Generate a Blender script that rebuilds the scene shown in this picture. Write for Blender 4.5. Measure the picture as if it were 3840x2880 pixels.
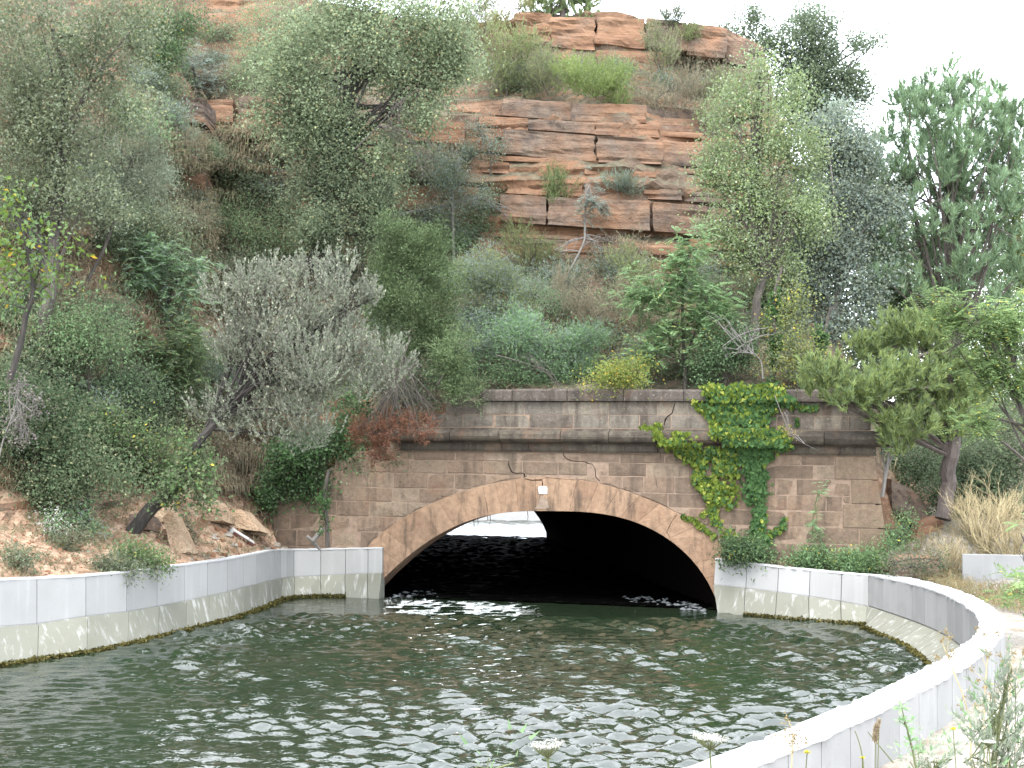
import bpy, math, random
import numpy as np
from mathutils import Matrix, Vector
from mathutils.bvhtree import BVHTree

for o in list(bpy.data.objects):
    bpy.data.objects.remove(o)
S = bpy.context.scene
COL = S.collection

# ------------------------------------------------------------------ camera
F, HOR, ZC, ROLL = 4800., 1700., 3.8, math.radians(.7)      # focal length in photo pixels, horizon row, eye height
PITCH = math.atan((HOR-1440)/F)
Rm = Matrix.Rotation(math.pi/2+PITCH, 3, 'X') @ Matrix.Rotation(ROLL, 3, 'Z')
cam = bpy.data.cameras.new('camera'); cam.sensor_width = 36; cam.lens = 45
cam.clip_end = 2000; cam.clip_start = .05
co = bpy.data.objects.new('camera', cam); COL.objects.link(co)
co.matrix_world = Matrix.Translation((0, 0, ZC)) @ Rm.to_4x4()
S.camera = co
S.render.resolution_x, S.render.resolution_y = 1024, 768

# ------------------------------------------------------------------ sky, sun, exposure (bright overcast)
SUN_EL, SUN_AZ = math.radians(58), math.radians(200)         # azimuth clockwise from +Y
w = bpy.data.worlds.new('World'); S.world = w; w.use_nodes = True
nt = w.node_tree; nt.nodes.clear()
wo = nt.nodes.new('ShaderNodeOutputWorld')
sky = nt.nodes.new('ShaderNodeTexSky'); sky.sky_type = 'NISHITA'; sky.sun_disc = False
sky.sun_elevation = SUN_EL; sky.sun_rotation = SUN_AZ
b1 = nt.nodes.new('ShaderNodeBackground'); b1.inputs['Strength'].default_value = .05
nt.links.new(sky.outputs[0], b1.inputs['Color'])
tc = nt.nodes.new('ShaderNodeTexCoord')
nz = nt.nodes.new('ShaderNodeTexNoise'); nz.inputs['Scale'].default_value = 2.2; nz.inputs['Detail'].default_value = 5
nt.links.new(tc.outputs['Generated'], nz.inputs['Vector'])
cr = nt.nodes.new('ShaderNodeValToRGB')
cr.color_ramp.elements[0].position = .3; cr.color_ramp.elements[0].color = (.80, .84, .90, 1)
cr.color_ramp.elements[1].position = .7; cr.color_ramp.elements[1].color = (1, 1, 1, 1)
nt.links.new(nz.outputs['Fac'], cr.inputs['Fac'])
b2 = nt.nodes.new('ShaderNodeBackground'); b2.inputs['Strength'].default_value = .85
nt.links.new(cr.outputs[0], b2.inputs['Color'])
ad = nt.nodes.new('ShaderNodeAddShader')
nt.links.new(b1.outputs[0], ad.inputs[0]); nt.links.new(b2.outputs[0], ad.inputs[1])
nt.links.new(ad.outputs[0], wo.inputs['Surface'])
sl = bpy.data.lights.new('sun', 'SUN'); sl.energy = .9; sl.angle = math.radians(25); sl.color = (1, .97, .92)
so = bpy.data.objects.new('sun', sl); COL.objects.link(so)
sd = Vector((math.sin(SUN_AZ)*math.cos(SUN_EL), math.cos(SUN_AZ)*math.cos(SUN_EL), math.sin(SUN_EL)))
so.rotation_euler = sd.to_track_quat('Z', 'Y').to_euler(); so.location = (0, -20, 60)
S.view_settings.view_transform = 'Standard'; S.view_settings.look = 'None'
S.view_settings.gamma = 1; S.view_settings.use_curve_mapping = False
S.view_settings.exposure = 2.65

# ------------------------------------------------------------------ surveying: photo pixels -> rays -> points of the place
Rn = np.array(Rm); C0 = np.array([0, 0, ZC])
def ray(x, y): return Rn @ np.array([(x-1920)/F, -(y-1440)/F, -1.])
def onz(x, y, z): d = ray(x, y); return C0 + d*((z-ZC)/d[2])
def aty(x, y, Y): d = ray(x, y); return C0 + d*(Y/d[1])

# ------------------------------------------------------------------ numeric helpers
def _h(ix, iy, iz, s):
    n = (ix*374761393 + iy*668265263 + iz*2147483647 + s*1274126177) & 0xFFFFFFFF
    n = ((n ^ (n >> 13))*1274126177) & 0xFFFFFFFF
    n = (n ^ (n >> 16)) & 0xFFFFFFFF
    return n/4294967295.
def vnoise(P, s=0):
    P = np.asarray(P, float); i = np.floor(P).astype(np.int64); f = P-i; f = f*f*(3-2*f)
    r = 0
    for a in (0, 1):
        for b in (0, 1):
            for c in (0, 1):
                wgt = (f[..., 0] if a else 1-f[..., 0])*(f[..., 1] if b else 1-f[..., 1])*(f[..., 2] if c else 1-f[..., 2])
                r = r + wgt*_h(i[..., 0]+a, i[..., 1]+b, i[..., 2]+c, s)
    return r*2-1
def fbm(P, s=0, o=4):
    P = np.asarray(P, float); r = 0; a = 1; t = 0
    for k in range(o): r = r+a*vnoise(P*2**k, s+k*17); t += a; a *= .5
    return r/t
def unit(v): return v/np.maximum(np.linalg.norm(v, axis=-1, keepdims=True), 1e-9)
def rdir(rng, n): return unit(rng.normal(size=(n, 3)))

def mesh_np(name, V, Fc, smooth=False):
    """V (n,3); Fc array (m,k) of k-gons, or list of such arrays"""
    me = bpy.data.meshes.new(name)
    V = np.asarray(V, np.float32)
    if not isinstance(Fc, list): Fc = [Fc]
    Fc = [np.asarray(f, np.int32) for f in Fc if len(f)]
    loops = np.concatenate([f.ravel() for f in Fc]); tot = np.concatenate([np.full(len(f), f.shape[1], np.int32) for f in Fc])
    st = np.concatenate([[0], np.cumsum(tot)[:-1]]).astype(np.int32)
    me.vertices.add(len(V)); me.vertices.foreach_set('co', V.ravel())
    me.loops.add(len(loops)); me.loops.foreach_set('vertex_index', loops)
    me.polygons.add(len(tot)); me.polygons.foreach_set('loop_start', st); me.polygons.foreach_set('loop_total', tot)
    me.update(calc_edges=True); me.validate()
    me.polygons.foreach_set('use_smooth', np.full(len(me.polygons), smooth))
    return me
def obj(name, me, mat=None, parent=None, kind=None, loc=None):
    o = bpy.data.objects.new(name, me); COL.objects.link(o)
    if mat is not None and me is not None and not me.materials: me.materials.append(mat)
    if parent is not None: o.parent = parent
    if kind: o['kind'] = kind
    if loc is not None: o.location = loc
    return o
def tag(o, label, cat, group=None, kind=None):
    o['label'] = label; o['category'] = cat
    if group: o['group'] = group
    if kind: o['kind'] = kind
    return o
def thing(name, label, cat, loc, group=None):
    o = bpy.data.objects.new(name, None); COL.objects.link(o); o.location = loc; o.empty_display_size = .2
    return tag(o, label, cat, group)
def copy_tree(o, parent=None):
    c = o.copy(); COL.objects.link(c); c.parent = parent
    for ch in list(o.children): copy_tree(ch, c)
    return c
class MB:
    def __init__(s): s.V = []; s.F = {}; s.n = 0
    def add(s, V, Fs):
        V = np.asarray(V, float)
        for f in Fs: s.F.setdefault(len(f), []).append([i+s.n for i in f])
        s.V.append(V); s.n += len(V)
    def mesh(s, name, smooth=False): return mesh_np(name, np.concatenate(s.V), [np.array(f) for f in s.F.values()], smooth)
HEXF = [(0, 3, 2, 1), (4, 5, 6, 7), (0, 1, 5, 4), (1, 2, 6, 5), (2, 3, 7, 6), (3, 0, 4, 7)]
def tube(mb, pts, rad, sides=5):
    pts = np.asarray(pts, float); n = len(pts); rad = np.broadcast_to(np.asarray(rad, float), (n,))
    t = unit(np.gradient(pts, axis=0)); up = np.array([0, 0, 1.]) if abs(t[0, 2]) < .9 else np.array([1., 0, 0])
    a = unit(np.cross(t, up)); b = np.cross(t, a)
    th = np.arange(sides)*2*math.pi/sides
    V = pts[:, None] + rad[:, None, None]*(np.cos(th)[None, :, None]*a[:, None]+np.sin(th)[None, :, None]*b[:, None])
    Fs = []
    for i in range(n-1):
        for j in range(sides):
            k = (j+1) % sides
            Fs.append((i*sides+j, i*sides+k, (i+1)*sides+k, (i+1)*sides+j))
    if sides == 4 or sides > 4: Fs += [tuple(range(sides))[::-1], tuple((n-1)*sides+j for j in range(sides))]
    mb.add(V.reshape(-1, 3), Fs)
def bez(a, b, c, n=6):
    t = np.linspace(0, 1, n)[:, None]; return (1-t)**2*np.asarray(a)+2*t*(1-t)*np.asarray(b)+t*t*np.asarray(c)

# ------------------------------------------------------------------ materials
def nodes(name):
    m = bpy.data.materials.new(name); m.use_nodes = True; t = m.node_tree
    return m, t, t.nodes['Principled BSDF'], t.nodes['Material Output']
def N(t, kind, **kw):
    n = t.nodes.new(kind)
    for k, v in kw.items():
        if k in n.inputs: n.inputs[k].default_value = v
        else: setattr(n, k, v)
    return n
def ramp(t, fac, stops, interp='LINEAR'):
    r = t.nodes.new('ShaderNodeValToRGB'); r.color_ramp.interpolation = interp; e = r.color_ramp.elements
    while len(e) < len(stops): e.new(.5)
    for q, (p, c) in zip(e, stops): q.position = p; q.color = (*c, 1)
    t.links.new(fac, r.inputs['Fac']); return r.outputs['Color']
def mix(t, fac, a, b, mode='MIX'):
    m = t.nodes.new('ShaderNodeMix'); m.data_type = 'RGBA'; m.blend_type = mode
    for s, v in ((0, fac), (6, a), (7, b)):
        if hasattr(v, 'node'): t.links.new(v, m.inputs[s])
        else: m.inputs[s].default_value = v if s == 0 else (*v, 1)
    return m.outputs[2]
ALB = .56                                                      # real-world base colours: the mixes below are brought down together
def setbase(t, p, c):
    t.links.new(mix(t, 1., c, (ALB,)*3, 'MULTIPLY'), p.inputs['Base Color'])
def noise(t, scale, detail=4, vec=None, rough=.55, dist=0):
    n = N(t, 'ShaderNodeTexNoise', Scale=scale, Detail=detail, Roughness=rough, Distortion=dist)
    if vec is not None: t.links.new(vec, n.inputs['Vector'])
    return n.outputs['Fac']
def pos(t, sc=(1, 1, 1)):
    g = t.nodes.new('ShaderNodeNewGeometry'); m = N(t, 'ShaderNodeMapping'); m.inputs['Scale'].default_value = sc
    t.links.new(g.outputs['Position'], m.inputs['Vector']); return m.outputs[0]
def bump(t, p, h, strength=.4, dist=.05):
    b = N(t, 'ShaderNodeBump', Strength=strength, Distance=dist); t.links.new(h, b.inputs['Height']); t.links.new(b.outputs[0], p.inputs['Normal'])

def leafmat(name, stops, trans=.5, var=.28, rough=.7):
    m, t, p, out = nodes(name)
    g = t.nodes.new('ShaderNodeNewGeometry')
    if len(stops) >= 2:
        av = [(stops[0][1][k]+stops[1][1][k])/2 for k in range(3)]
        stops = [(a, tuple(.5*x+.5*y for x, y in zip(q, av))) if i < 2 else (a, q) for i, (a, q) in enumerate(stops)]
    c = ramp(t, g.outputs['Random Per Island'], stops)
    n = ramp(t, noise(t, .9, 3, pos(t)), [(.3, (1-var,)*3), (.7, (1+var*.6,)*3)])
    c = mix(t, 1., c, n, 'MULTIPLY')
    c = mix(t, 1., c, (ALB*1.15,)*3, 'MULTIPLY'); t.links.new(c, p.inputs['Base Color']); p.inputs['Roughness'].default_value = rough
    p.inputs['Specular IOR Level'].default_value = .12
    tr = t.nodes.new('ShaderNodeBsdfTranslucent'); t.links.new(c, tr.inputs['Color'])
    ms = t.nodes.new('ShaderNodeMixShader'); ms.inputs[0].default_value = trans
    t.links.new(p.outputs[0], ms.inputs[1]); t.links.new(tr.outputs[0], ms.inputs[2]); t.links.new(ms.outputs[0], out.inputs['Surface'])
    return m
def grad(a, b, acc=None, f=.06):
    s = [(0, a), (.85, b)]
    if acc: s += [(1-f-.01, b), (1-f, acc)]
    return sorted(s, key=lambda q: q[0])
def barkmat(name, a, b):
    m, t, p, out = nodes(name)
    n = noise(t, 6, 5, pos(t, (3, 3, .6)))
    setbase(t, p, ramp(t, n, [(.3, a), (.7, b)])); p.inputs['Roughness'].default_value = .9
    bump(t, p, n, .6, .03); return m

def rockmat(name, orange=.5):
    m, t, p, out = nodes(name)
    P = pos(t); n1 = noise(t, .55, 6, P, .6); n2 = noise(t, 3.2, 6, P, .65)
    lay = noise(t, 1.0, 5, pos(t, (.25, .25, 3.2)), .6)
    oc = ramp(t, lay, [(.3, (.185, .10, .062)), (.5, (.295, .168, .102)), (.7, (.345, .222, .145))])
    gc = ramp(t, n2, [(.3, (.085, .07, .06)), (.48, (.165, .125, .098)), (.72, (.24, .185, .14))])
    k = N(t, 'ShaderNodeMath', operation='ADD'); t.links.new(n1, k.inputs[0]); k.inputs[1].default_value = .5-orange
    f = ramp(t, k.outputs[0], [(.42, (0, 0, 0)), (.62, (1, 1, 1))])
    c = mix(t, f, oc, gc)
    li = ramp(t, noise(t, 9, 4, P), [(.62, (0, 0, 0)), (.72, (.5, .5, .5))])
    c = mix(t, li, c, (.30, .26, .20))
    setbase(t, p, c); p.inputs['Roughness'].default_value = .95; p.inputs['Specular IOR Level'].default_value = .2
    h = N(t, 'ShaderNodeMath', operation='ADD'); t.links.new(n2, h.inputs[0]); t.links.new(lay, h.inputs[1])
    bump(t, p, h.outputs[0], .8, .12); return m
def soilmat(name, stops, scale=1.2, peb=.0):
    m, t, p, out = nodes(name)
    P = pos(t); n = noise(t, scale, 8, P, .65); n2 = noise(t, scale*14, 4, P, .6)
    c = ramp(t, n, stops)
    c = mix(t, 1., c, ramp(t, n2, [(.3, (.62,)*3), (.7, (1.25,)*3)]), 'MULTIPLY')
    setbase(t, p, c); p.inputs['Roughness'].default_value = 1; p.inputs['Specular IOR Level'].default_value = .15
    bump(t, p, n2, .9, .05); return m

def stonemat(name, tones, stain=.55, lichen=.0, thr=.5):
    """dressed sandstone: every block its own tone, streaks, grain"""
    m, t, p, out = nodes(name)
    oi = t.nodes.new('ShaderNodeObjectInfo')
    c = ramp(t, oi.outputs['Random'], tones)
    P = pos(t); n1 = noise(t, 1.1, 5, P, .6); n2 = noise(t, 9, 6, P, .7); st = noise(t, 1.5, 4, pos(t, (2.6, 2.6, .45)), .6)
    c = mix(t, 1., c, ramp(t, n2, [(.3, (.72,)*3), (.7, (1.22,)*3)]), 'MULTIPLY')
    c = mix(t, ramp(t, st, [(thr, (0, 0, 0)), (thr+.2, (stain,)*3)]), c, (.055, .043, .034))
    c = mix(t, ramp(t, n1, [(.56, (0, 0, 0)), (.7, (.45,)*3)]), c, (.26, .14, .085))
    if lichen:
        c = mix(t, ramp(t, noise(t, 14, 5, P, .7), [(.56, (0, 0, 0)), (.66, (lichen,)*3)]), c, (.33, .31, .27))
    setbase(t, p, c); p.inputs['Roughness'].default_value = .92; p.inputs['Specular IOR Level'].default_value = .25
    bump(t, p, noise(t, 22, 6, P, .75), .75, .03); return m

def concmat(name, base, streak, dark, sc=1.):
    m, t, p, out = nodes(name)
    oi = t.nodes.new('ShaderNodeObjectInfo')
    P = pos(t); n1 = noise(t, 1.3, 6, P, .6); st = noise(t, 2.2, 5, pos(t, (2.6, 2.6, .08)), .65)
    c = mix(t, ramp(t, st, [(.54, (0, 0, 0)), (.68, (1, 1, 1))]), base, streak)
    c = mix(t, ramp(t, n1, [(.45, (0, 0, 0)), (.75, (.6,)*3)]), c, dark)
    c = mix(t, 1., c, ramp(t, oi.outputs['Random'], [(0, (.88,)*3), (1, (1.08,)*3)]), 'MULTIPLY')
    sp = noise(t, 22, 3, pos(t, (1, 1, .35)), .5)
    c = mix(t, ramp(t, sp, [(.70, (0, 0, 0)), (.76, (.55,)*3)]), c, (.10, .10, .095))
    setbase(t, p, c); p.inputs['Roughness'].default_value = .85; p.inputs['Specular IOR Level'].default_value = .3
    bump(t, p, noise(t, 30, 4, P), .25, .01); return m
def flat(name, c, rough=.8, var=.25, scale=8, spec=.4):
    m, t, p, out = nodes(name)
    n = noise(t, scale, 5, pos(t))
    setbase(t, p, ramp(t, n, [(.3, tuple(x*(1-var) for x in c)), (.7, tuple(x*(1+var) for x in c))]))
    p.inputs['Roughness'].default_value = rough; p.inputs['Specular IOR Level'].default_value = spec; return m

M = {}
M['hill'] = rockmat('hill_rock', .56)
M['sandstone'] = rockmat('sandstone_ledge', .46)
M['sandstone_orange'] = rockmat('sandstone_orange', .62)
M['soil'] = soilmat('orange_soil', [(.3, (.20, .11, .065)), (.5, (.34, .175, .10)), (.7, (.44, .25, .155))])
M['slab'] = soilmat('tan_sandstone', [(.3, (.36, .24, .15)), (.5, (.50, .36, .24)), (.7, (.58, .45, .31))], 1.6)
M['path'] = soilmat('pale_path', [(.3, (.24, .20, .155)), (.5, (.36, .315, .26)), (.7, (.44, .40, .35))], .7)
tones = [(0, (.19, .136, .096)), (.2, (.255, .19, .135)), (.4, (.275, .195, .135)), (.6, (.205, .148, .106)), (.8, (.265, .185, .13)), (1, (.305, .235, .168))]
M['block'] = stonemat('wall_block', tones, .6)
M['quoin'] = stonemat('quoin_block', [(0, (.21, .155, .105)), (1, (.26, .19, .13))], .25)
M['voussoir'] = stonemat('arch_block', [(0, (.30, .19, .12)), (.5, (.355, .23, .148)), (1, (.41, .27, .175))], .75)
M['parapet'] = stonemat('parapet_block', [(0, (.15, .125, .10)), (.4, (.225, .195, .155)), (.7, (.18, .158, .13)), (1, (.28, .24, .185))], .72, .5, .45)
M['cornice'] = stonemat('cornice_block', [(0, (.095, .08, .06)), (1, (.14, .118, .085))], .88, .25, .42)
M['coping'] = stonemat('coping_slab', [(0, (.09, .076, .065)), (1, (.145, .122, .10))], .85, .5, .42)
M['mortar'] = flat('mortar', (.30, .215, .155), .95)
M['tunnel'] = flat('tunnel_shade_stone', (.008, .007, .006), 1., spec=.0)  # near-black base: the darkness inside the tunnel put into the stone colour
M['panel'] = concmat('concrete_panel', (.45, .447, .43), (.50, .498, .485), (.38, .378, .362))
M['panel2'] = concmat('board_marked_concrete', (.41, .407, .395), (.48, .477, .465), (.32, .317, .305))
M['apron'] = concmat('stained_apron', (.255, .255, .205), (.50, .50, .47), (.19, .188, .14))
M['core'] = flat('dark_joint_grout', (.16, .16, .16), .95)
M['wtop'] = flat('skylit_pale_concrete', (.60, .60, .59), .8, .08)  # pale tone stands in for overexposed sky light on tops and far bank
M['algae'] = leafmat('algae', [(0, (.05, .048, .012)), (.7, (.12, .105, .03)), (1, (.22, .19, .06))], .1)
M['dark'] = flat('crack_shadow', (.006, .005, .005), 1)
M['whitepaint'] = flat('white_plaster', (.66, .64, .60), .8, .1)
M['foam'] = flat('foam', (.16, .175, .18), .6, .15)
M['bark'] = barkmat('bark', (.05, .042, .035), (.13, .11, .09))
M['darkbark'] = barkmat('dark_bark', (.02, .018, .015), (.065, .055, .045))
M['greytwig'] = barkmat('grey_twig', (.17, .155, .14), (.30, .28, .255))
M['pinebark'] = barkmat('pine_bark', (.07, .055, .047), (.15, .12, .105))
M['tan'] = barkmat('tan_twig', (.40, .32, .17), (.62, .52, .30))
M['stem'] = flat('green_stem', (.13, .15, .06), .7)
LM = dict(
 oak=grad((.050, .066, .036), (.125, .145, .085), (.20, .20, .11), .05),
 pale=grad((.090, .12, .070), (.185, .225, .135), (.27, .27, .13), .03),
 poplar=grad((.090, .125, .055), (.205, .26, .115), (.31, .34, .25), .08),
 dark=grad((.018, .032, .016), (.055, .080, .042)),
 oakdark=grad((.035, .050, .030), (.090, .112, .070)),
 silver=grad((.115, .118, .092), (.27, .275, .225), (.40, .40, .30), .10),
 bluegrey=grad((.095, .125, .105), (.22, .265, .225)),
 olive=grad((.095, .115, .075), (.235, .265, .19)),
 juniper=grad((.035, .058, .028), (.095, .130, .058)),
 green=grad((.045, .080, .035), (.135, .20, .085), (.33, .27, .05), .02),
 robinia=grad((.095, .150, .055), (.225, .32, .135), (.42, .38, .08), .03),
 ash=grad((.060, .110, .050), (.165, .245, .125)),
 broom=grad((.075, .095, .040), (.19, .225, .095)),
 broombright=grad((.10, .145, .045), (.235, .30, .10)),
 heath=grad((.080, .080, .056), (.175, .165, .115)),
 pine=grad((.055, .082, .040), (.130, .170, .085)),
 pinetop=grad((.055, .090, .055), (.135, .19, .115)),
 pinelow=grad((.075, .105, .032), (.215, .255, .095)),
 yellow=grad((.15, .19, .045), (.32, .36, .11), (.5, .36, .06), .06),
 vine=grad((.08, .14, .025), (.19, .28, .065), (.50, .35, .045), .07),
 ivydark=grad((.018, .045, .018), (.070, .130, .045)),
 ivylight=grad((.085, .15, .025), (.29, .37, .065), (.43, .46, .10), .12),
 red=grad((.13, .065, .042), (.28, .14, .090)),
 grass=grad((.085, .100, .050), (.215, .205, .125), (.30, .25, .17), .2),
 drygrass=grad((.15, .125, .085), (.32, .26, .175)),
 straw=grad((.30, .235, .12), (.52, .42, .24)),
 blossom=grad((.22, .19, .18), (.45, .40, .38)),
 umbel=grad((.50, .52, .40), (.80, .80, .70)),
 flower=grad((.65, .50, .02), (.85, .70, .05)),
 artemisia=grad((.17, .205, .145), (.38, .42, .33)),
)
GAIN = dict(pinetop=3.5, pinelow=2.4, pine=2.7, juniper=1.89, robinia=1.59, broombright=1.53, poplar=2.06, dark=3.42, oakdark=3.07, silver=1.59, heath=2.06, drygrass=1.71, grass=1.89, bluegrey=1.89, olive=1.89, straw=1., umbel=1.7, flower=1.3, blossom=1., artemisia=1.35, ivylight=1.18, vine=1.30, yellow=1.36, red=1.35)
for k, v in LM.items(): M['l_'+k] = leafmat('leaf_'+k, [(a, tuple(min(.8, x*GAIN.get(k, 2.35)) for x in c)) for a, c in v])

#@@STRUCT
# ================================================================== THE TUNNEL PORTAL
PL = onz(1425, 2240, 0); PR = onz(2690, 2290, 0)
U3 = unit(PR-PL); N3 = np.array([U3[1], -U3[0], 0.])           # along the wall, out of the wall towards the canal
def onp(px, py):
    d = ray(px, py); P = C0+d*(((PL-C0)@N3)/(d@N3)); return np.array([(P-PL)@U3, P[2]])
def pw(u, z, n=0.): return PL+U3*u+N3*n+np.array([0, 0, z])
def pwv(uz, n): uz = np.asarray(uz, float); return PL+uz[:, :1]*U3+N3*np.asarray(n).reshape(-1, 1)+uz[:, 1:]*np.array([0, 0, 1.])
CU = 4.38
def polarfit(pts, deg=6):
    p = np.array(pts); th = np.arctan2(p[:, 1], p[:, 0]-CU); r = np.hypot(p[:, 1], p[:, 0]-CU); return np.polyfit(th, r, deg)
INT = polarfit([onp(*q) for q in [(1423, 2240), (1442, 2174), (1488, 2114), (1564, 2057), (1646, 2009), (1743, 1962), (1835, 1935), (1966, 1916), (2058, 1911), (2100, 1914), (2265, 1931), (2394, 1969), (2523, 2037), (2611, 2113), (2664, 2178), (2690, 2290)]])
EXT = polarfit([onp(*q) for q in [(1437, 2006), (1502, 1954), (1602, 1892), (1746, 1835), (1846, 1811), (1966, 1797), (2052, 1792), (2100, 1796), (2253, 1811), (2306, 1826), (2429, 1867), (2538, 1922), (2623, 1984), (2699, 2034), (2738, 2061)]]+[np.array([CU-5.4, 0]), np.array([CU-5.3, .7]), np.array([CU+5.3, .6]), np.array([CU+5.45, 0])])
def curve(cf, n=200):
    th = np.linspace(math.pi, 0, n); r = np.polyval(cf, th); return np.stack([CU+r*np.cos(th), r*np.sin(th)], 1)
ic, ec = curve(INT), curve(EXT)
eu = np.maximum.accumulate(ec[:, 0])
def zext(u): return np.where((np.asarray(u) > ec[0, 0]) & (np.asarray(u) < ec[-1, 0]), np.interp(u, eu, ec[:, 1]), -9.)

portal = thing('tunnel_portal', 'arched tunnel mouth of brown sandstone blocks with cornice and parapet over the canal', 'tunnel portal', tuple(PL))
def prism(name, poly, front, back, mat, parent=None, bev=.012, rough=.005, seed=0, par=None):
    """stone: polygon in wall coordinates, pillowed front face"""
    par = par or portal
    poly = np.asarray(poly, float); n = len(poly); rng = np.random.default_rng(seed+int(abs(poly).sum()*1000) % 99991)
    c = poly.mean(0); inn = poly+(c-poly)*np.minimum(.45, bev/np.maximum(np.linalg.norm(poly-c, axis=1, keepdims=True), .05))
    V = np.concatenate([pwv(poly, np.full(n, back)), pwv(poly, front-bev*.9+rng.normal(0, rough*.3, n)), pwv(inn+rng.normal(0, rough*.8, inn.shape), front+rng.normal(0, rough, n)), pwv([c+rng.normal(0, .03, 2)], [front+rng.uniform(.0, .022)])])
    Fs = [tuple(range(n))[::-1]]
    for k in (0, 1):
        for i in range(n):
            j = (i+1) % n; Fs.append((k*n+i, k*n+j, (k+1)*n+j, (k+1)*n+i))
    for i in range(n): Fs.append((2*n+i, 2*n+(i+1) % n, 3*n))
    mb = MB(); mb.add(V-np.array(par.location), Fs)
    return obj(name, mb.mesh(name), mat, par)
R1 = random.Random(5)
ROWS = [.35, .83, 1.27, 1.701, 2.102, 2.49, 2.859, 3.261, 3.592, 3.832]
def c5(x, y): return onp(2100+.5877*x, 1420+.5877*y)
QU = [(3.832, 3.261, c5(1752, 560)[0]), (3.261, 2.68, c5(1857, 700)[0]), (2.68, 2.102, c5(1802, 860)[0]), (2.102, 1.50, c5(1910, 1000)[0]), (1.50, .80, c5(1850, 1100)[0])]
def uend(z): return 12.46+(3.81-z)*.139
def ustart(z): return float(np.interp(z, [1.2, 2.0, 2.5, 3.0, 3.4, 3.83], [-3.4, -3.2, -2.6, -1.9, -1.2, -.6]))
blocks = []
G = .014
for r in range(len(ROWS)-1):
    z0, z1 = ROWS[r]+G, ROWS[r+1]-G
    zm = (z0+z1)/2
    qs = [q[2] for q in QU if q[1] < z1 and q[0] > z0]
    uE = min(qs) if qs else 12.
    u = ustart(zm)-R1.random()*.5
    while u < uE-.02:
        L = R1.choice([.55, .7, .85, .95, 1.1])*R1.uniform(.88, 1.12)
        ub = min(u+L, uE)
        if uE-ub < .35: ub = uE
        a, b = u+G, ub-G
        us = np.linspace(a, b, 13); ze = zext(us)+.02
        ok = ze < z1-.05
        if ok.any():
            i0, i1 = np.flatnonzero(ok)[[0, -1]]
            segs = [(i0, i1)] if ok[i0:i1+1].all() else [(i0, np.flatnonzero(~ok[i0:])[0]+i0-1), (i1-np.flatnonzero(~ok[i0:i1+1][::-1])[0]+1, i1)]
            for p, q in segs:
                if us[q]-us[p] < .10: continue
                bot = [(us[k], max(z0, ze[k])) for k in range(p, q+1)]
                keep = [bot[0]]+[bot[k] for k in range(1, len(bot)-1) if bot[k][1] > z0+1e-6 or bot[k+1][1] > z0+1e-6 or bot[k-1][1] > z0+1e-6]+[bot[-1]]
                blocks.append(prism('stone_block', keep+[(us[q], z1), (us[p], z1)], R1.uniform(-.008, .012), -.35, M['block'], rough=.007))
        u = ub
for i, (zt, zb, uq) in enumerate(QU):
    blocks.append(prism('corner_stone', [(uq+G, zb+G), (uend(zb), zb+G), (uend(zt), zt-G), (uq+G, zt-G)], .02, -.6, M['quoin'], rough=.003))
# small closers beside the narrow corner stones
for zb, zt, ua, ub in [(2.70, 2.85, QU[2][2], QU[1][2]), (2.88, 3.25, QU[2][2]+.02, QU[1][2])]:
    if zb > 2.86: continue
    blocks.append(prism('stone_block', [(ua+G, zb), (ub-G, zb), (ub-G, zt), (ua+G, zt)], .0, -.3, M['block']))
# mortar backing: one closed prism following the arch
ke = [tuple(p) for p in ec[::4] if p[1] > .2]
poly = [(-4.2, .2), (-4.2, 1.7), (-3.1, 2.3), (-2.1, 3.0), (-1.0, 3.6), (.3, 4.1), (2.2, 5.1), (12.1, 5.1), (12.35, 3.82), (12.75, .2), (ke[-1][0], .2)]+ke[::-1]+[(ke[0][0], .2)]
pa = np.array(poly); n = len(pa); mb = MB()
mb.add(np.concatenate([pwv(pa, np.full(n, -.7)), pwv(pa, np.full(n, -.006))])-PL, [tuple(range(n)), tuple(range(n, 2*n))[::-1]]+[(i, i+n, (i+1) % n+n, (i+1) % n) for i in range(n)])
core = obj('mortar', mb.mesh('mortar'), M['mortar'], portal); blocks.append(core)
# arch ring
def resamp(c, n):
    s = np.concatenate([[0], np.cumsum(np.linalg.norm(np.diff(c, axis=0), axis=1))]); t = np.linspace(0, s[-1], n); return np.stack([np.interp(t, s, c[:, 0]), np.interp(t, s, c[:, 1])], 1)
NV = 25; a, b = resamp(ic, NV*4+1), resamp(ec, NV*4+1)
for k in range(NV):
    A, B = a[4*k:4*k+5].copy(), b[4*k:4*k+5].copy()
    g = .0018
    for X in (A, B):
        X[0] += (X[1]-X[0])*g/np.linalg.norm(X[1]-X[0]); X[-1] += (X[-2]-X[-1])*g/np.linalg.norm(X[-2]-X[-1])
    blocks.append(prism('keystone' if k == NV//2 else 'arch_stone', np.concatenate([A, B[::-1]]), .035+R1.uniform(-.003, .003), -.9, M['voussoir'], bev=.005, rough=.001))
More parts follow.
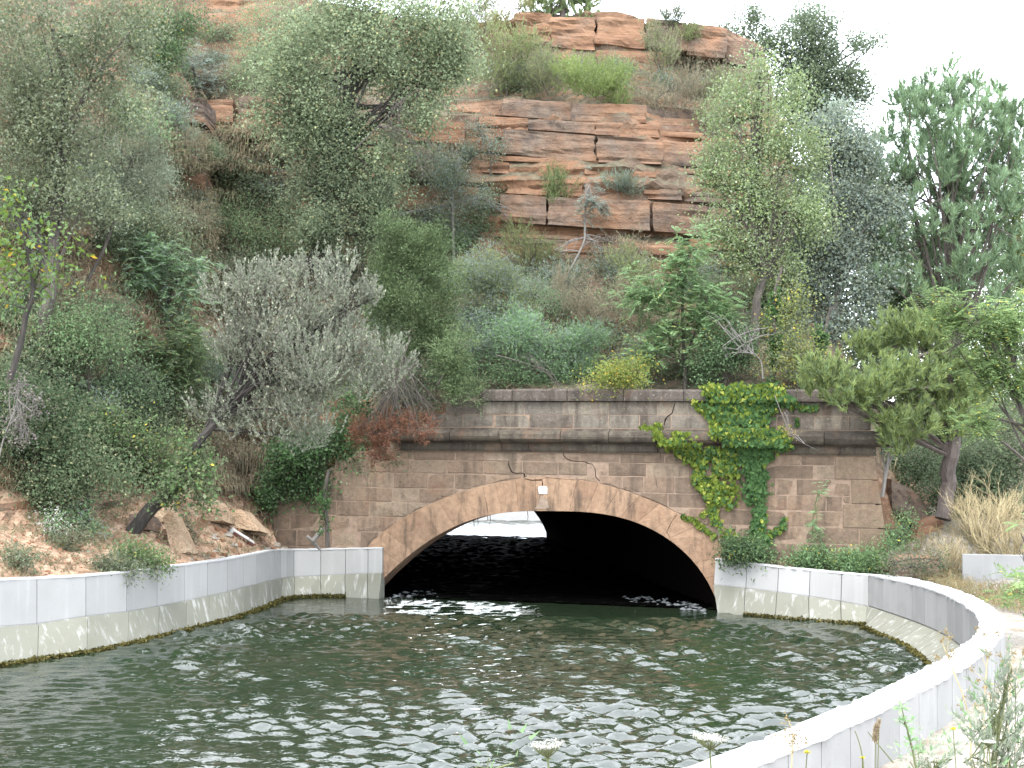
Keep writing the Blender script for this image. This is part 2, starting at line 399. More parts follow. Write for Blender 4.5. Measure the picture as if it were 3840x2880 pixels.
# cornice, parapet, coping
def extrude(name, prof, u0, u1, mat, skew=0):
    p = np.asarray(prof, float); n = len(p); V = []
    for u in (u0, u1): V.append(pwv(np.stack([np.full(n, u), p[:, 1]], 1), p[:, 0]))
    mb = MB(); mb.add(np.concatenate(V)-PL, [tuple(range(n)), tuple(range(n, 2*n))[::-1]]+[(i, i+n, (i+1) % n+n, (i+1) % n) for i in range(n)])
    o = obj(name, mb.mesh(name), mat, portal); blocks.append(o); return o
ang = np.linspace(-math.pi/2, math.pi/2, 9)
CORN = [(-.4, 4.055), (.17, 4.055), (.17, 4.075)]+[(.19+.17*math.cos(q), 4.235+.155*math.sin(q)) for q in ang]+[(.15, 4.40), (.13, 4.445), (-.4, 4.452)]
FASC = [(-.4, 3.846), (.07, 3.846), (.10, 3.90), (.10, 4.05), (-.4, 4.05)]
js = [onp(x, 1640)[0] for x in (1470, 1700, 1880, 2110, 2290, 2466, 2690, 2890, 3090)]+[12.80]
jf = [onp(x, 1680)[0] for x in (1500, 1760, 1985, 2240, 2345, 2467, 2700, 2960, 3150)]+[12.50]
for p, q in zip(js[:-1], js[1:]): extrude('cornice_stone', [(x+R1.uniform(-.012, .012)*(x > 0), z) for x, z in CORN], p+.008, q-.008, M['cornice'])
for p, q in zip(jf[:-1], jf[1:]): extrude('string_course_stone', FASC, p+.005, q-.005, M['cornice'])
for z0, z1, us in ((4.462, 4.80, 1.2), (4.80, 5.138, 1.7)):
    u = us
    while u < 12.35:
        ub = u+R1.uniform(.75, 1.25)
        if 12.38-ub < .5: ub = 12.38
        blocks.append(prism('parapet_stone', [(u+.006, z0+.006), (ub-.006, z0+.006), (ub-.006, z1-.006), (u+.006, z1-.006)], R1.uniform(-.004, .008), -.5, M['parapet'], rough=.004)); u = ub
jc = [onp(x, 1480)[0] for x in (1800, 1925, 2130, 2340, 2566, 2780, 2990)]+[11.9, 12.5]
for p, q in zip(jc[:-1], jc[1:]):
    h = R1.uniform(-.012, .012)
    extrude('coping_slab', [(-.6, 5.145), (.13, 5.145), (.14, 5.20), (.14, 5.40+h), (.10, 5.45+h), (-.6, 5.47+h)], p+.008, q-.008, M['coping'])
# cracks, cut right into the stones
def c4(x, y): return onp(1000+.5425*x, 1420+.5425*y)
CRACKS = [
 ([c5(*q) for q in [(738, 140), (722, 195), (715, 222), (685, 242), (672, 262), (664, 300)]], .028),
 ([c5(*q) for q in [(622, 400), (626, 440), (630, 462), (640, 480), (641, 532)]], .014),
 ([c5(*q) for q in [(18, 455), (24, 490), (40, 512), (100, 530), (155, 528), (175, 540), (205, 546), (222, 572), (229, 630), (262, 662), (312, 676)]], .020),
 ([c5(*q) for q in [(300, 674), (350, 687), (430, 714), (560, 766), (680, 816), (746, 856), (736, 884), (716, 905), (700, 940), (682, 974), (702, 1012), (716, 1042)]], .013),
 ([c4(*q) for q in [(1666, 560), (1675, 602), (1695, 645), (1725, 655), (1762, 652), (1780, 660), (1786, 692), (1830, 702), (1905, 700), (1910, 745), (1911, 812)]], .028),
 ([c4(*q) for q in [(1500, 748), (1520, 850), (1532, 930), (1541, 975)]], .010),
 ([c5(*q) for q in [(598, 612), (612, 650), (618, 680), (626, 706)]], .009),
 ([c4(*q) for q in [(1911, 690), (1940, 683), (2000, 690), (2100, 697), (2160, 700)]], .011),
 ([c4(*q) for q in [(1628, 370), (1634, 420), (1632, 470), (1636, 520)]], .012),
]
cut = []
for cp, wd in CRACKS:
    cp = np.array(cp); rng = np.random.default_rng(len(cp)); t = np.gradient(cp, axis=0); t /= np.linalg.norm(t, axis=1, keepdims=True)
    nn = np.stack([-t[:, 1], t[:, 0]], 1); wv = wd*rng.uniform(.7, 1.35, (len(cp), 1)); wv[0] *= .4; wv[-1] *= .4
    Lc, Rc = cp+nn*wv*.5, cp-nn*wv*.5; n = len(cp)
    pl = np.concatenate([Lc, Rc[::-1]]); m2 = len(pl)
    V = np.concatenate([pwv(pl, np.full(m2, -.22)), pwv(pl, np.full(m2, .7))])-PL
    mb = MB(); Fs = [(i, i+m2, (i+1) % m2+m2, (i+1) % m2) for i in range(m2)]
    for i in range(n-1):
        Fs += [(i, i+1, m2-2-i, m2-1-i), (m2+m2-1-i, m2+m2-2-i, m2+i+1, m2+i)]
    mb.add(V, Fs); me = mb.mesh('crack_cutter')
    o = obj('crack_cutter', me, None, portal); cut.append((o, pl.min(0), pl.max(0)))
touched = []
for bo in blocks:
    V = np.array([v.co[:] for v in bo.data.vertices]); uz = np.stack([V@U3, V[:, 2]], 1); lo, hi = uz.min(0), uz.max(0)
    for o, l2, h2 in cut:
        if (lo < h2).all() and (hi > l2).all():
            md = bo.modifiers.new('crack', 'BOOLEAN'); md.object = o; md.operation = 'DIFFERENCE'; md.solver = 'EXACT'
            if bo not in touched: touched.append(bo)
bpy.context.view_layer.update(); dg = bpy.context.evaluated_depsgraph_get()
new = [(bo, bpy.data.meshes.new_from_object(bo.evaluated_get(dg))) for bo in touched]
for bo, me in new:
    bo.modifiers.clear()
    if len(me.vertices) > 3: bo.data = me
for o, _, _ in cut: bpy.data.objects.remove(o)
# white gauge plaster on the keystone, with the dribble below it
def plate(name, pts, n0, n1, mat):
    p = np.array(pts); k = len(p); mb = MB()
    mb.add(np.concatenate([pwv(p, np.full(k, n0)), pwv(p+(p.mean(0)-p)*.06, np.full(k, n1))])-PL, [tuple(range(k)), tuple(range(k, 2*k))[::-1]]+[(i, i+k, (i+1) % k+k, (i+1) % k) for i in range(k)])
    return obj(name, mb.mesh(name), mat, portal)
plate('plaster_patch', [c4(*q) for q in [(1880, 745), (1893, 741), (1940, 744), (1946, 760), (1944, 795), (1925, 799), (1884, 798), (1879, 770)]], .02, .062, M['whitepaint'])
plate('plaster_dribble', [c4(*q) for q in [(1895, 812), (1922, 815), (1950, 850), (1955, 895), (1930, 903), (1890, 900), (1850, 905), (1880, 860)]], .02, .048, flat('grey_plaster', (.275, .205, .15)))
# vault through the hill
TD = unit(onz(2045, 2020, 0)-PR); TD[2] = 0
vc = np.concatenate([[[ic[0, 0]-.01, -1.2]], ic[::5]*[1, 1]+(ic[::5]-[CU, 0])*.004, [[ic[-1, 0]+.01, -1.2]]])
nv = len(vc); LT = 26.2; ts = np.linspace(0, 1, 14); Vv = []
for t in ts: Vv.append(pwv(vc, np.full(nv, -.25))+TD*LT*t+np.array([0, 0, .0]))
Fs = [(i*nv+j, i*nv+j+1, (i+1)*nv+j+1, (i+1)*nv+j) for i in range(len(ts)-1) for j in range(nv-1)]
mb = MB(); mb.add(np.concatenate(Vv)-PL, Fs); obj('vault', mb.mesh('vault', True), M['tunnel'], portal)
# roots hanging from the crown of the arch
for px, py, ln in [(1775, 1958, .22), (1790, 1952, .16), (1836, 1936, .22), (1977, 1925, .22), (1826, 1940, .1)]:
    u, z = onp(px, py); mb = MB(); tube(mb, [pw(u, z+.1, -.02)-PL, pw(u+.02, z-ln*.5, -.02)-PL, pw(u-.02, z-ln, -.03)-PL], [.012, .009, .004], 3); obj('hanging_root', mb.mesh('hanging_root'), M['darkbark'], portal)

# ================================================================== WATER
rng = np.random.default_rng(3)
ys = [4.]
while ys[-1] < 35: ys.append(ys[-1]*(1.02 if ys[-1] < 8 else 1.0040 if ys[-1] < 30 else 1.006))
ys = np.array(ys); NC = 340; q = np.linspace(0, 1, NC); DY = np.gradient(ys)[:, None]
X = (-.55*ys-5)[:, None]*(1-q)[None]+(.42*ys+3)[:, None]*q[None]; Y = np.repeat(ys[:, None], NC, 1)
Hh = np.zeros_like(X)
def waves(X, Y, dy, seed, n, l0, l1, s, sd_):
    rng = np.random.default_rng(seed); Hh = np.zeros_like(X)
    for i in range(n):
        lam = math.exp(rng.uniform(math.log(l0), math.log(l1))); k = 2*math.pi/lam; th = rng.normal(math.radians(-88), sd_)
        cx, cy = k*math.cos(th), k*math.sin(th)
        ph = cx*X+cy*Y+rng.uniform(0, 6.28)+.9*np.sin(1.3*X+.7*Y+i)+.8*np.sin(-.8*X+1.1*Y+2.*i)
        Hh += s/k*np.clip((lam/dy-2.)/1.8, 0, 1)*(np.sin(ph)+.35*np.cos(2*ph))
    return Hh
Hh = waves(X, Y, DY, 3, 130, .12, .50, .068, .42)
Pn = np.stack([X*.28, Y*.28, 0*X], -1); gust = np.clip(1+1.1*fbm(Pn*[1, 1.6, 1], 7, 4), .3, 1.9)
calm = np.interp(Y, [4, 14, 22, 31, 36, 57, 80], [1.1, 1.1, 1.1, 1.6, 1.6, 1.5, 1.5])
left = np.clip((X+.36*(Y-10)+.5)/4+1, .45, 1)                 # smoother beside the left wall
Hh *= gust*calm*left
V = np.stack([X, Y, Hh], -1).reshape(-1, 3); idx = np.arange(len(ys)*NC).reshape(len(ys), NC)
fq = np.stack([idx[:-1, :-1], idx[:-1, 1:], idx[1:, 1:], idx[1:, :-1]], -1).reshape(-1, 4); yc = V[fq[:, 0], 1]
fq = fq[(yc < 34.2) | (yc > 57.5)]
# the racing, choppy water inside the vault, on a finer grid along its axis
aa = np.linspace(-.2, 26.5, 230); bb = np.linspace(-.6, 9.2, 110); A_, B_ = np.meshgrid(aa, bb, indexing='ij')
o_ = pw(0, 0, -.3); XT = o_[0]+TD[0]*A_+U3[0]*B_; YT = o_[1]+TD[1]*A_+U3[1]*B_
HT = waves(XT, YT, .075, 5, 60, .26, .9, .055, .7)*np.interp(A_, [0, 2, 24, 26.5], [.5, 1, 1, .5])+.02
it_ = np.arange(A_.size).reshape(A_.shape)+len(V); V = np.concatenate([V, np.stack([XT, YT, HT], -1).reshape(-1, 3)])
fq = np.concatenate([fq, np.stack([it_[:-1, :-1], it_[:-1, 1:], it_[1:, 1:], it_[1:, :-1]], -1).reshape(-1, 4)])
# open canal beyond the tunnel
x2, y2 = np.meshgrid(np.linspace(-22, 18, 210), np.linspace(57.3, 73.4, 130)); H2 = waves(x2, y2, .15, 9, 50, .55, 1.8, .034, .7)
i2 = np.arange(x2.size).reshape(x2.shape)+len(V); V = np.concatenate([V, np.stack([x2, y2, H2-.03], -1).reshape(-1, 3)])
fq = np.concatenate([np.stack([i2[:-1, :-1], i2[:-1, 1:], i2[1:, 1:], i2[1:, :-1]], -1).reshape(-1, 4), fq])
me = mesh_np('canal_water', V, fq, True)
m, t, p, out = nodes('canal_water')
c = ramp(t, noise(t, .35, 4, pos(t)), [(.35, (.015, .028, .014)), (.65, (.025, .034, .019))])
setbase(t, p, c); p.inputs['Roughness'].default_value = .04; p.inputs['IOR'].default_value = 1.75
bump(t, p, noise(t, 9., 2, pos(t, (1, 1.8, 1)), .5, .4), .35, .035)
me.materials.append(m)
m2, t, p2, out = nodes('shade_black_water'); p2.inputs['Base Color'].default_value = (.001, .001, .001, 1); p2.inputs['Roughness'].default_value = .6; p2.inputs['Specular IOR Level'].default_value = .05; p2.inputs['IOR'].default_value = 1.06  # black, non-reflecting copy of the water: tunnel darkness put into its colour
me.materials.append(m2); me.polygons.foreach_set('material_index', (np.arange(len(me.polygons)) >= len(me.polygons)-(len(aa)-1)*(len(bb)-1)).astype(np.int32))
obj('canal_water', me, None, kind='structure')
# broken water in the tunnel mouth
def foam(name, label, pts, n, seed):
    rng = np.random.default_rng(seed); mb = MB()
    for k in range(n):
        i = rng.integers(len(pts)-1); f = rng.random(); px, py = np.array(pts[i])*(1-f)+np.array(pts[i+1])*f
        c = onz(px+rng.normal(0, 6), py+rng.normal(0, 5), 0)+np.array([0, rng.uniform(-.5, .5), .01+abs(rng.normal(0, .025))]); r = rng.uniform(.02, .075)
        a = rng.uniform(0, 6.28, 1)[0]+np.arange(5)*1.256
        V = np.stack([c[0]+r*1.6*np.cos(a), c[1]+r*np.sin(a), c[2]+rng.normal(-.02, .012, 5)], 1)
        mb.add(np.concatenate([V, [c+[0, 0, r*.35]]]), [(j, (j+1) % 5, 5) for j in range(5)])
    o = obj(name, mb.mesh(name, True), M['foam'], kind='stuff'); o['label'] = label; return o
foam('foam', 'white broken water at the left foot of the arch', [(1475, 2236), (1560, 2232), (1650, 2226)], 45, 1)
foam('foam', 'white broken water at the right foot of the arch', [(2340, 2246), (2460, 2256), (2560, 2272), (2640, 2284)], 90, 2)

# ================================================================== CONCRETE CANAL WALLS
def c1(x, y): return (.651*x, 1800+.651*y)
def c3(x, y): return (2400+.651*x, 1800+.651*y)
wl = np.array([c1(*q) for q in [(-200, 1120), (0, 1070), (250, 1035), (590, 985), (830, 930), (1110, 860), (1370, 795), (1530, 735), (1600, 700), (1700, 680), (1950, 668), (2185, 676)]])
WLp = np.array([onz(*q, 0) for q in wl])
def interp2(x, xs, P): return np.array([np.interp(x, xs, P[:, k]) for k in range(3)])
jx = [-60, 213, 495, 730, 905, 1065, 1195, 1310, 1403, 1478, 1530, 1580, 1617, 1653, 1693, 1848, 1990, 2120, 2203]
def topL(x): return np.interp(x, [-60, 0, 213, 495, 730, 905, 1065, 1195, 1310, 1403, 1478, 1530, 1580, 1617, 1693, 1848, 2205], [579, 575, 568, 553, 532, 508, 490, 473, 457, 440, 425, 413, 405, 403, 402, 400, 392])
def botL(x): return np.interp(x, [-60, 0, 213, 495, 730, 905, 1065, 1195, 1310, 1403, 1478, 1530, 1617, 1693, 1848, 1990, 2120, 2205], [842, 832, 822, 778, 752, 720, 690, 662, 638, 610, 595, 580, 560, 552, 545, 538, 532, 530])
def planeY(px):
    d = ray(px, 2150); return (C0+d*(((PL-C0)@N3)/(d@N3)))[1]
left = []
for x in jx:
    X_ = c1(x, 0)[0]; wt = interp2(X_, wl[:, 0], WLp); yy = wt[1]+.42
    if X_ > 1000: yy = min(yy, planeY(X_)-.14); wt = wt*min(1, (planeY(X_)-.32)/wt[1])*[1, 1, 0]
    tp = aty(*c1(x, topL(x)), yy); bt = aty(*c1(x, botL(x)), yy)
    left.append((tp, bt, aty(*c1(x+np.interp(x, [0, 1400, 2200], [40, 40, 0]), botL(x)), yy)*[0, 0, 0]+wt))
# carry on out of the frame to the left, the canal keeping its width
d = unit((left[0][0]-left[3][0])*[1, 1, 0]); ext = []
for k in range(14, 0, -1): ext.append(tuple(q+d*1.1*k+np.array([-.02*k*k, 0, 0]) for q in left[0]))
left = ext+left
right_t = [(c3(*a), c3(*b), c3(*c)) for a, b, c in [
 ((433, 455), (425, 597), (447, 750)), ((615, 478), (610, 617), (600, 755)), ((798, 502), (793, 640), (780, 765)), ((980, 520), (975, 665), (975, 785)), ((1162, 537), (1158, 693), (1160, 800)), ((1317, 549), (1317, 722), (1300, 825))]]
right = []
for i, (a, b, c) in enumerate(right_t):
    wt = onz(*c, 0); gp = (.14, .42, .72, .95, 1.1, 1.2)[i]; yy = min(wt[1]+.30+.04*i, planeY(c[0])-gp); wt = wt*min(1, (planeY(c[0])-gp-.2-.05*i)/wt[1])*[1, 1, 0]; tp = aty(*a, yy); bt = aty(*b, yy); right.append((tp, bt, wt))
near_in = [(3377, 2178), (3442, 2192), (3507, 2212), (3560, 2234), (3604, 2258), (3640, 2282), (3668, 2307), (3686, 2330), (3696, 2357), (3678, 2386), (3624, 2427), (3533, 2487), (3376, 2565), (3246, 2622), (3051, 2705), (2888, 2770), (2725, 2833), (2589, 2882)]
pi = [onz(*q, 1.12) for q in near_in]
pi = np.array([right[-1][0]*[1, 1, 0]+[0, 0, 1.12]]+pi)
e = unit((pi[-1]-pi[-4])*[1, 1, 0])
pi = np.concatenate([pi, [pi[-1]+e*1.2*k+np.array([-.012, .006, 0])*k*k for k in range(1, 15)]])
# smooth in plan and resample to panel widths
for _ in range(3): pi[1:-1] = (pi[:-2]+2*pi[1:-1]+pi[2:])/4
s = np.concatenate([[0], np.cumsum(np.linalg.norm(np.diff(pi, axis=0), axis=1))]); ns = int(s[-1]/.72)
pr = np.stack([np.interp(np.linspace(0, s[-1], ns), s, pi[:, k]) for k in range(3)], 1)
tg = unit(np.gradient(pr, axis=0)*[1, 1, 0]); inn = np.stack([tg[:, 1], -tg[:, 0], 0*tg[:, 0]], 1)   # towards the water
if (inn[3]@(np.array([3, 24, 0])-pr[3])) < 0: inn = -inn
zb = np.interp(np.arange(ns), [0, 3, 10, ns], [right[-1][1][2], .36, .34, .34])
z0r = right[-1][0][2]
for k in range(1, ns):
    tp = pr[k].copy(); tp[2] = np.interp(k, [0, 4], [z0r, 1.12])
    bt = pr[k]*[1, 1, 0]+[0, 0, zb[k]]; wt = pr[k]*[1, 1, 0]+inn[k]*np.interp(k, [0, 3], [.42, .60]); right.append((tp, bt, wt))

def canal_wall(name, label, st, thick, k2, mats, ragged=0., thickk=None):
    st = [tuple(np.array(q) for q in s_) for s_ in st]; n = len(st)
    root = thing(name, label, 'canal wall', tuple(st[n//2][0]*[1, 1, 0])); L = np.array(root.location)
    tp = np.array([s_[0] for s_ in st]); bt = np.array([s_[1] for s_ in st]); wt = np.array([s_[2] for s_ in st])
    tg = unit(np.gradient(tp, axis=0)*[1, 1, 0]); out = np.stack([tg[:, 1], -tg[:, 0], 0*tg[:, 0]], 1)
    sgn = np.sign(((tp-wt)*out).sum(1)); sgn[sgn == 0] = 1; out *= np.sign(np.median(sgn))
    th = np.full(n, thick) if thickk is None else thickk
    to = tp+out*th[:, None]; rng = np.random.default_rng(4)
    for i in range(n-1):
        g = .008*unit((tp[i+1]-tp[i])*[1, 1, 0])
        A = [bt[i]+g, bt[i+1]-g, tp[i+1]-g, tp[i]+g]; B = [to[i]*[1, 1, 0]+[0, 0, -.2]+g, to[i+1]*[1, 1, 0]+[0, 0, -.2]-g, to[i+1]-g, to[i]+g]
        mb = MB(); mb.add(np.array(A+B)-L, [(0, 1, 2, 3), (7, 6, 5, 4), (0, 4, 5, 1), (1, 5, 6, 2), (2, 6, 7, 3), (3, 7, 4, 0)])
        o = obj('concrete_panel', mb.mesh('concrete_panel'), mats[0] if i < k2 else mats[1], root)
        # sloping apron slab under the panel, standing a few centimetres proud
        pr_ = -out[i]*.05; pr1 = -out[i+1]*.05; w0, w1 = wt[i], wt[i+1]; dn0 = (w0-bt[i])*.35; dn1 = (w1-bt[i+1])*.35
        A = [w0+dn0+g, w1+dn1-g, bt[i+1]+pr1-[0, 0, .03]-g, bt[i]+pr_-[0, 0, .03]+g]
        B = [q+np.array([0, 0, 0])+oo for q, oo in zip([w0+dn0+g, w1+dn1-g, bt[i+1]-[0, 0, .02]-g, bt[i]-[0, 0, .02]+g], [out[i]*.5, out[i+1]*.5, out[i+1]*.2, out[i]*.2])]
        mb = MB(); mb.add(np.array(A+B)-L, [(0, 1, 2, 3), (7, 6, 5, 4), (0, 4, 5, 1), (1, 5, 6, 2), (2, 6, 7, 3), (3, 7, 4, 0)])
        obj('apron_slab', mb.mesh('apron_slab'), mats[2], root)
    # dark grout core seen in the joints
    mb = MB()
    for i in range(n-1):
        ins = out*.03
        A = [bt[i]+ins[i]*1-[0, 0, .3], bt[i+1]+ins[i+1]-[0, 0, .3], tp[i+1]+ins[i+1]-[0, 0, .03], tp[i]+ins[i]-[0, 0, .03]]
        B = [to[i]-ins[i]-[0, 0, 1.2], to[i+1]-ins[i+1]-[0, 0, 1.2], to[i+1]-ins[i+1]-[0, 0, .03], to[i]-ins[i]-[0, 0, .03]]
        mb.add(np.array(A+B)-L, [(0, 1, 2, 3), (7, 6, 5, 4), (2, 6, 7, 3)])
    obj('joint_grout', mb.mesh('joint_grout'), M['core'], root)
    # trowelled top: uneven edged cap, sky glare put into its paler colour
    if ragged:
        m_ = (n-1)*6+1; f = np.linspace(0, n-1, m_); ii = np.minimum(f.astype(int), n-2); ff = (f-ii)[:, None]
        P = tp[ii]*(1-ff)+tp[ii+1]*ff; Q = to[ii]*(1-ff)+to[ii+1]*ff; o_ = out[ii]*(1-ff)+out[ii+1]*ff
        P = P-o_*rng.normal(.012, ragged, (m_, 1)); Q = Q+o_*rng.normal(.012, ragged, (m_, 1)); zz = np.array([0, 0, 1.])
        hgt = .02+rng.normal(0, .004, (m_, 1)); V = np.concatenate([P-zz*.012, P+zz*hgt, Q+zz*hgt, Q-zz*.012])
        mb = MB(); mb.add(V-L, [(a*m_+i, a*m_+i+1, (a+1)*m_+i+1, (a+1)*m_+i) for a in range(3) for i in range(m_-1)]); obj('wall_top', mb.mesh('wall_top'), M['wtop'], root)
    return root, tp, to, wt, out
lw, ltp, lto, lwt, lout = canal_wall('canal_wall', 'low pale concrete canal wall in smooth panels along the left bank', left, .16, 999, (M['panel'], M['panel'], M['apron']), .006)
nr = len(right); tk = np.full(nr, .34); tk[:6] = .2
tk[6:] = np.interp(np.arange(nr-6), [0, 3, 12, 30], [.62, .50, .36, .40])
rw, rtp, rto, rwt, rout = canal_wall('canal_wall', 'curved concrete canal wall with a broad white top sweeping round the right bank', right, .34, 5, (M['panel'], M['panel2'], M['apron']), .014, tk)
def algae(label, wt, out, n, seed, i0, i1):
    rng = np.random.default_rng(seed); i = rng.integers(i0, i1, n); f = rng.random((n, 1)); P = wt[i]*(1-f)+wt[i+1]*f
    k = fbm(P*[.9, .9, 1], 5, 3); P = P[k > -.55]; i = i[k > -.55]; n = len(P)
    P = P-out[i]*rng.uniform(-.02, .05, (n, 1)); P[:, 2] = rng.uniform(.0, .075, n)**1.0
    a = unit(-out[i]*.6+rng.normal(0, .5, (n, 3))+[0, 0, -.35])*rng.uniform(.03, .085, (n, 1)); b = unit(rng.normal(size=(n, 3)))*.024
    V = np.stack([P, P+a*.5+b, P+a, P+a*.5-b], 1).reshape(-1, 3)
    o = obj('algae', mesh_np('algae', V, np.arange(4*n).reshape(-1, 4)), M['algae'], kind='stuff'); o['label'] = label
algae('olive algae fringe along the waterline of the left wall', lwt, lout, 13000, 1, 8, len(lwt)-3)
algae('olive algae fringe along the waterline of the right wall', rwt, rout, 8000, 2, 1, 26)
# ================================================================== GROUND
mid_r = (rtp+rto)/2; mid_l = (ltp+lto)/2
poly = np.concatenate([mid_l[:, :2], [pw(-.3, 0, -.4)[:2]], [pw(9., 0, -.4)[:2]], mid_r[:, :2]])
def inpoly(P, poly):
    x, y = P[..., 0], P[..., 1]; r = np.zeros(x.shape, bool); n = len(poly)
    for i in range(n):
        x1, y1 = poly[i]; x2, y2 = poly[(i+1) % n]
        c = ((y1 > y) != (y2 > y)) & (x < (x2-x1)*(y-y1)/(y2-y1+1e-12)+x1); r ^= c
    return r
CP = np.array([(9, 28, .95), (8.3, 31, .98), (7, 31.3, .98), (6, 31.7, .98), (5.3, 32, 1.), (8.2, 30, .9), (7, 30.6, .92), (10.9, 32.4, 2.4), (10.6, 31.9, 2.1), (12, 32.2, 2.2), (10, 30, .9), (12.3, 30.5, .9), (10, 32.3, 1.5), (12, 33.5, 2.4), (9.5, 36, 3), (14, 40, 4.5), (12, 50, 5.5), (20, 31, 1.3), (20, 45, 5), (7.8, 19.8, .5), (4.4, 14, .5), (9, 20, .55), (12, 24, .75), (6, 14, .6), (2.6, 10.5, .55), (0, 0, 2.05), (3, 0, 2), (2.2, 4, 1.75), (.2, 3, 1.9), (8, 5, 1.5), (15, 10, 1.0), (-3, 3, 1.4), (40, 40, 6), (40, 0, 2.), (9.5, 44, 5.5), (-7, 30, .9), (-10, 24, .9), (-13, 18, .9), (-16, 12, .9), (-30, 20, 1), (-3, 78, 1.4), (20, 70, 2), (-25, 70, 1.5), (9.2, 25, .75), (10.5, 27, .8), (5.6, 10, .8)])
def gz(x, y):
    d2 = (x[..., None]-CP[:, 0])**2+(y[..., None]-CP[:, 1])**2+.3; wg = d2**-1.7
    return (wg*CP[:, 2]).sum(-1)/wg.sum(-1)
gx = np.concatenate([np.arange(-70, -20, 2.), np.arange(-20, 16, .3), np.arange(16, 71, 2.)]); gy = np.concatenate([np.arange(-20, 2, 1.), np.arange(2, 36, .3), np.arange(36, 140, 2.)])
GX, GY = np.meshgrid(gx, gy); GZ = gz(GX, GY)+.07*fbm(np.stack([GX*.8, GY*.8, 0*GX], -1), 2, 4)+.02*fbm(np.stack([GX*4, GY*4, 0*GX], -1), 9, 2)
ins = inpoly(np.stack([GX, GY], -1), poly)
def seg_near(P, pl):
    best = None
    for i in range(len(pl)-1):
        a, b = pl[i], pl[i+1]; ab = b-a; t = np.clip(((P-a)@ab)/(ab@ab+1e-12), 0, 1)[:, None]; q = a+t*ab; d = np.linalg.norm(P-q, axis=1)
        if best is None: best, bd = q, d
        else: k = d < bd; best = np.where(k[:, None], q, best); bd = np.where(k, d, bd)
    return best
idx = np.arange(GX.size).reshape(GX.shape); qd = np.stack([idx[:-1, :-1], idx[:-1, 1:], idx[1:, 1:], idx[1:, :-1]], -1).reshape(-1, 4)
fi = ins.ravel(); keep = ~fi[qd].all(1)
V = np.stack([GX, GY, GZ], -1).reshape(-1, 3)
used = np.unique(qd[keep]); mv = used[fi[used]]
qa = seg_near(V[mv, :2], mid_l[:, :2]); qb = seg_near(V[mv, :2], mid_r[:, :2])
V[mv, :2] = np.where((np.linalg.norm(qa-V[mv, :2], axis=1) < np.linalg.norm(qb-V[mv, :2], axis=1))[:, None], qa, qb)
# the tunnel and the canal beyond it stay open
ctr = V[qd].mean(1); tline = (ctr[:, :2]-pw(4.38, 0)[:2]); al = tline@TD[:2]; ac = np.abs(tline@np.array([TD[1], -TD[0]]))
keep &= ~(((ctr-PL)@N3 < .05) & (al < 27) & (ac < 6.2) & (ctr[:, 1] > 28)); keep &= ~((al >= 26) & (ctr[:, 1] < 73.5) & (ac < 22))
keep &= ~((ctr[:, 0] < -2.5) & (ctr[:, 1] > 4) & (ctr[:, 1] < 36) & (ctr[:, 0] > -12) & inpoly(ctr[:, :2], poly))
ground = obj('ground', mesh_np('ground', V, qd[keep], True), None, kind='structure')
m, t, p, out = nodes('ground')
P = pos(t); n = noise(t, .45, 8, P, .65); n2 = noise(t, 7, 5, P, .65)
c = ramp(t, n, [(.36, (.30, .255, .20)), (.5, (.40, .36, .305)), (.62, (.45, .415, .36))])
c = mix(t, ramp(t, noise(t, 1.6, 6, P, .7), [(.5, (0, 0, 0)), (.66, (.8,)*3)]), c, (.27, .205, .125))
c = mix(t, 1., c, ramp(t, n2, [(.3, (.6,)*3), (.7, (1.2,)*3)]), 'MULTIPLY')
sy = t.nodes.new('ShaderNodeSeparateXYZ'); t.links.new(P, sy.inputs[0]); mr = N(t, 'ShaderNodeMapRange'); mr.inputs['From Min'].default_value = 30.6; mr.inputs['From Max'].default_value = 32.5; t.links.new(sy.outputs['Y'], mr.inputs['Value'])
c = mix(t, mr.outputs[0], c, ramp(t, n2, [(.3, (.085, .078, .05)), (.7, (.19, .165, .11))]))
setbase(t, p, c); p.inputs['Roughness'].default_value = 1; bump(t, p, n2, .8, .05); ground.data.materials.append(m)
# far concrete bank where the canal bends beyond the tunnel
mb = MB(); mb.add(np.array([(-26, 73.2, -.5), (20, 73.2, -.5), (20, 73.2, 1.35), (-26, 73.2, 1.35), (-26, 73.8, -.5), (20, 73.8, -.5), (20, 73.8, 1.35), (-26, 73.8, 1.35)])-[0, 73.2, 0], HEXF)
o = obj('canal_wall', mb.mesh('canal_wall'), M['wtop'], loc=(0, 73.2, 0)); tag(o, 'pale concrete bank glimpsed far off through the tunnel', 'canal wall')

# ================================================================== HILLSIDE
def lpt(i): return tuple(lto[i][:2])
PRL = [(0, 1.34), (1.2, 1.72), (2.6, 2.3), (4.2, 4.4), (7, 8.6), (7.7, 12.0), (9.2, 13.8), (12, 17), (14.5, 21.5), (18, 24), (30, 22)]
PRM = [(0, 1.24), (1.0, 1.9), (2.2, 3.0), (4.2, 6.2), (6.3, 9.6), (7.0, 12.6), (8.2, 14.3), (11, 17.5), (13.5, 21.5), (17, 23), (26, 20)]
PRC = [(0, 1.0), (.5, 4.9), (2, 6), (4.2, 7.9), (6.5, 9.9), (7.2, 12.8), (8.4, 14.6), (11.8, 18), (13.6, 21.0), (17, 22), (24, 14)]
PRT = [(0, 4.3), (.3, 5.15), (2.0, 6.0), (4.2, 7.9), (6.9, 10.0), (7.5, 12.9), (8.5, 15.1), (12.3, 18.0), (13.2, 19.9), (16, 20.3), (26, 9)]
PRR = [(0, 4.2), (.3, 5.0), (2.2, 5.9), (4.2, 7.2), (8.3, 9.4), (9.1, 12.4), (10.2, 14.6), (13, 17.0), (14, 18.6), (16, 18.4), (26, 8)]
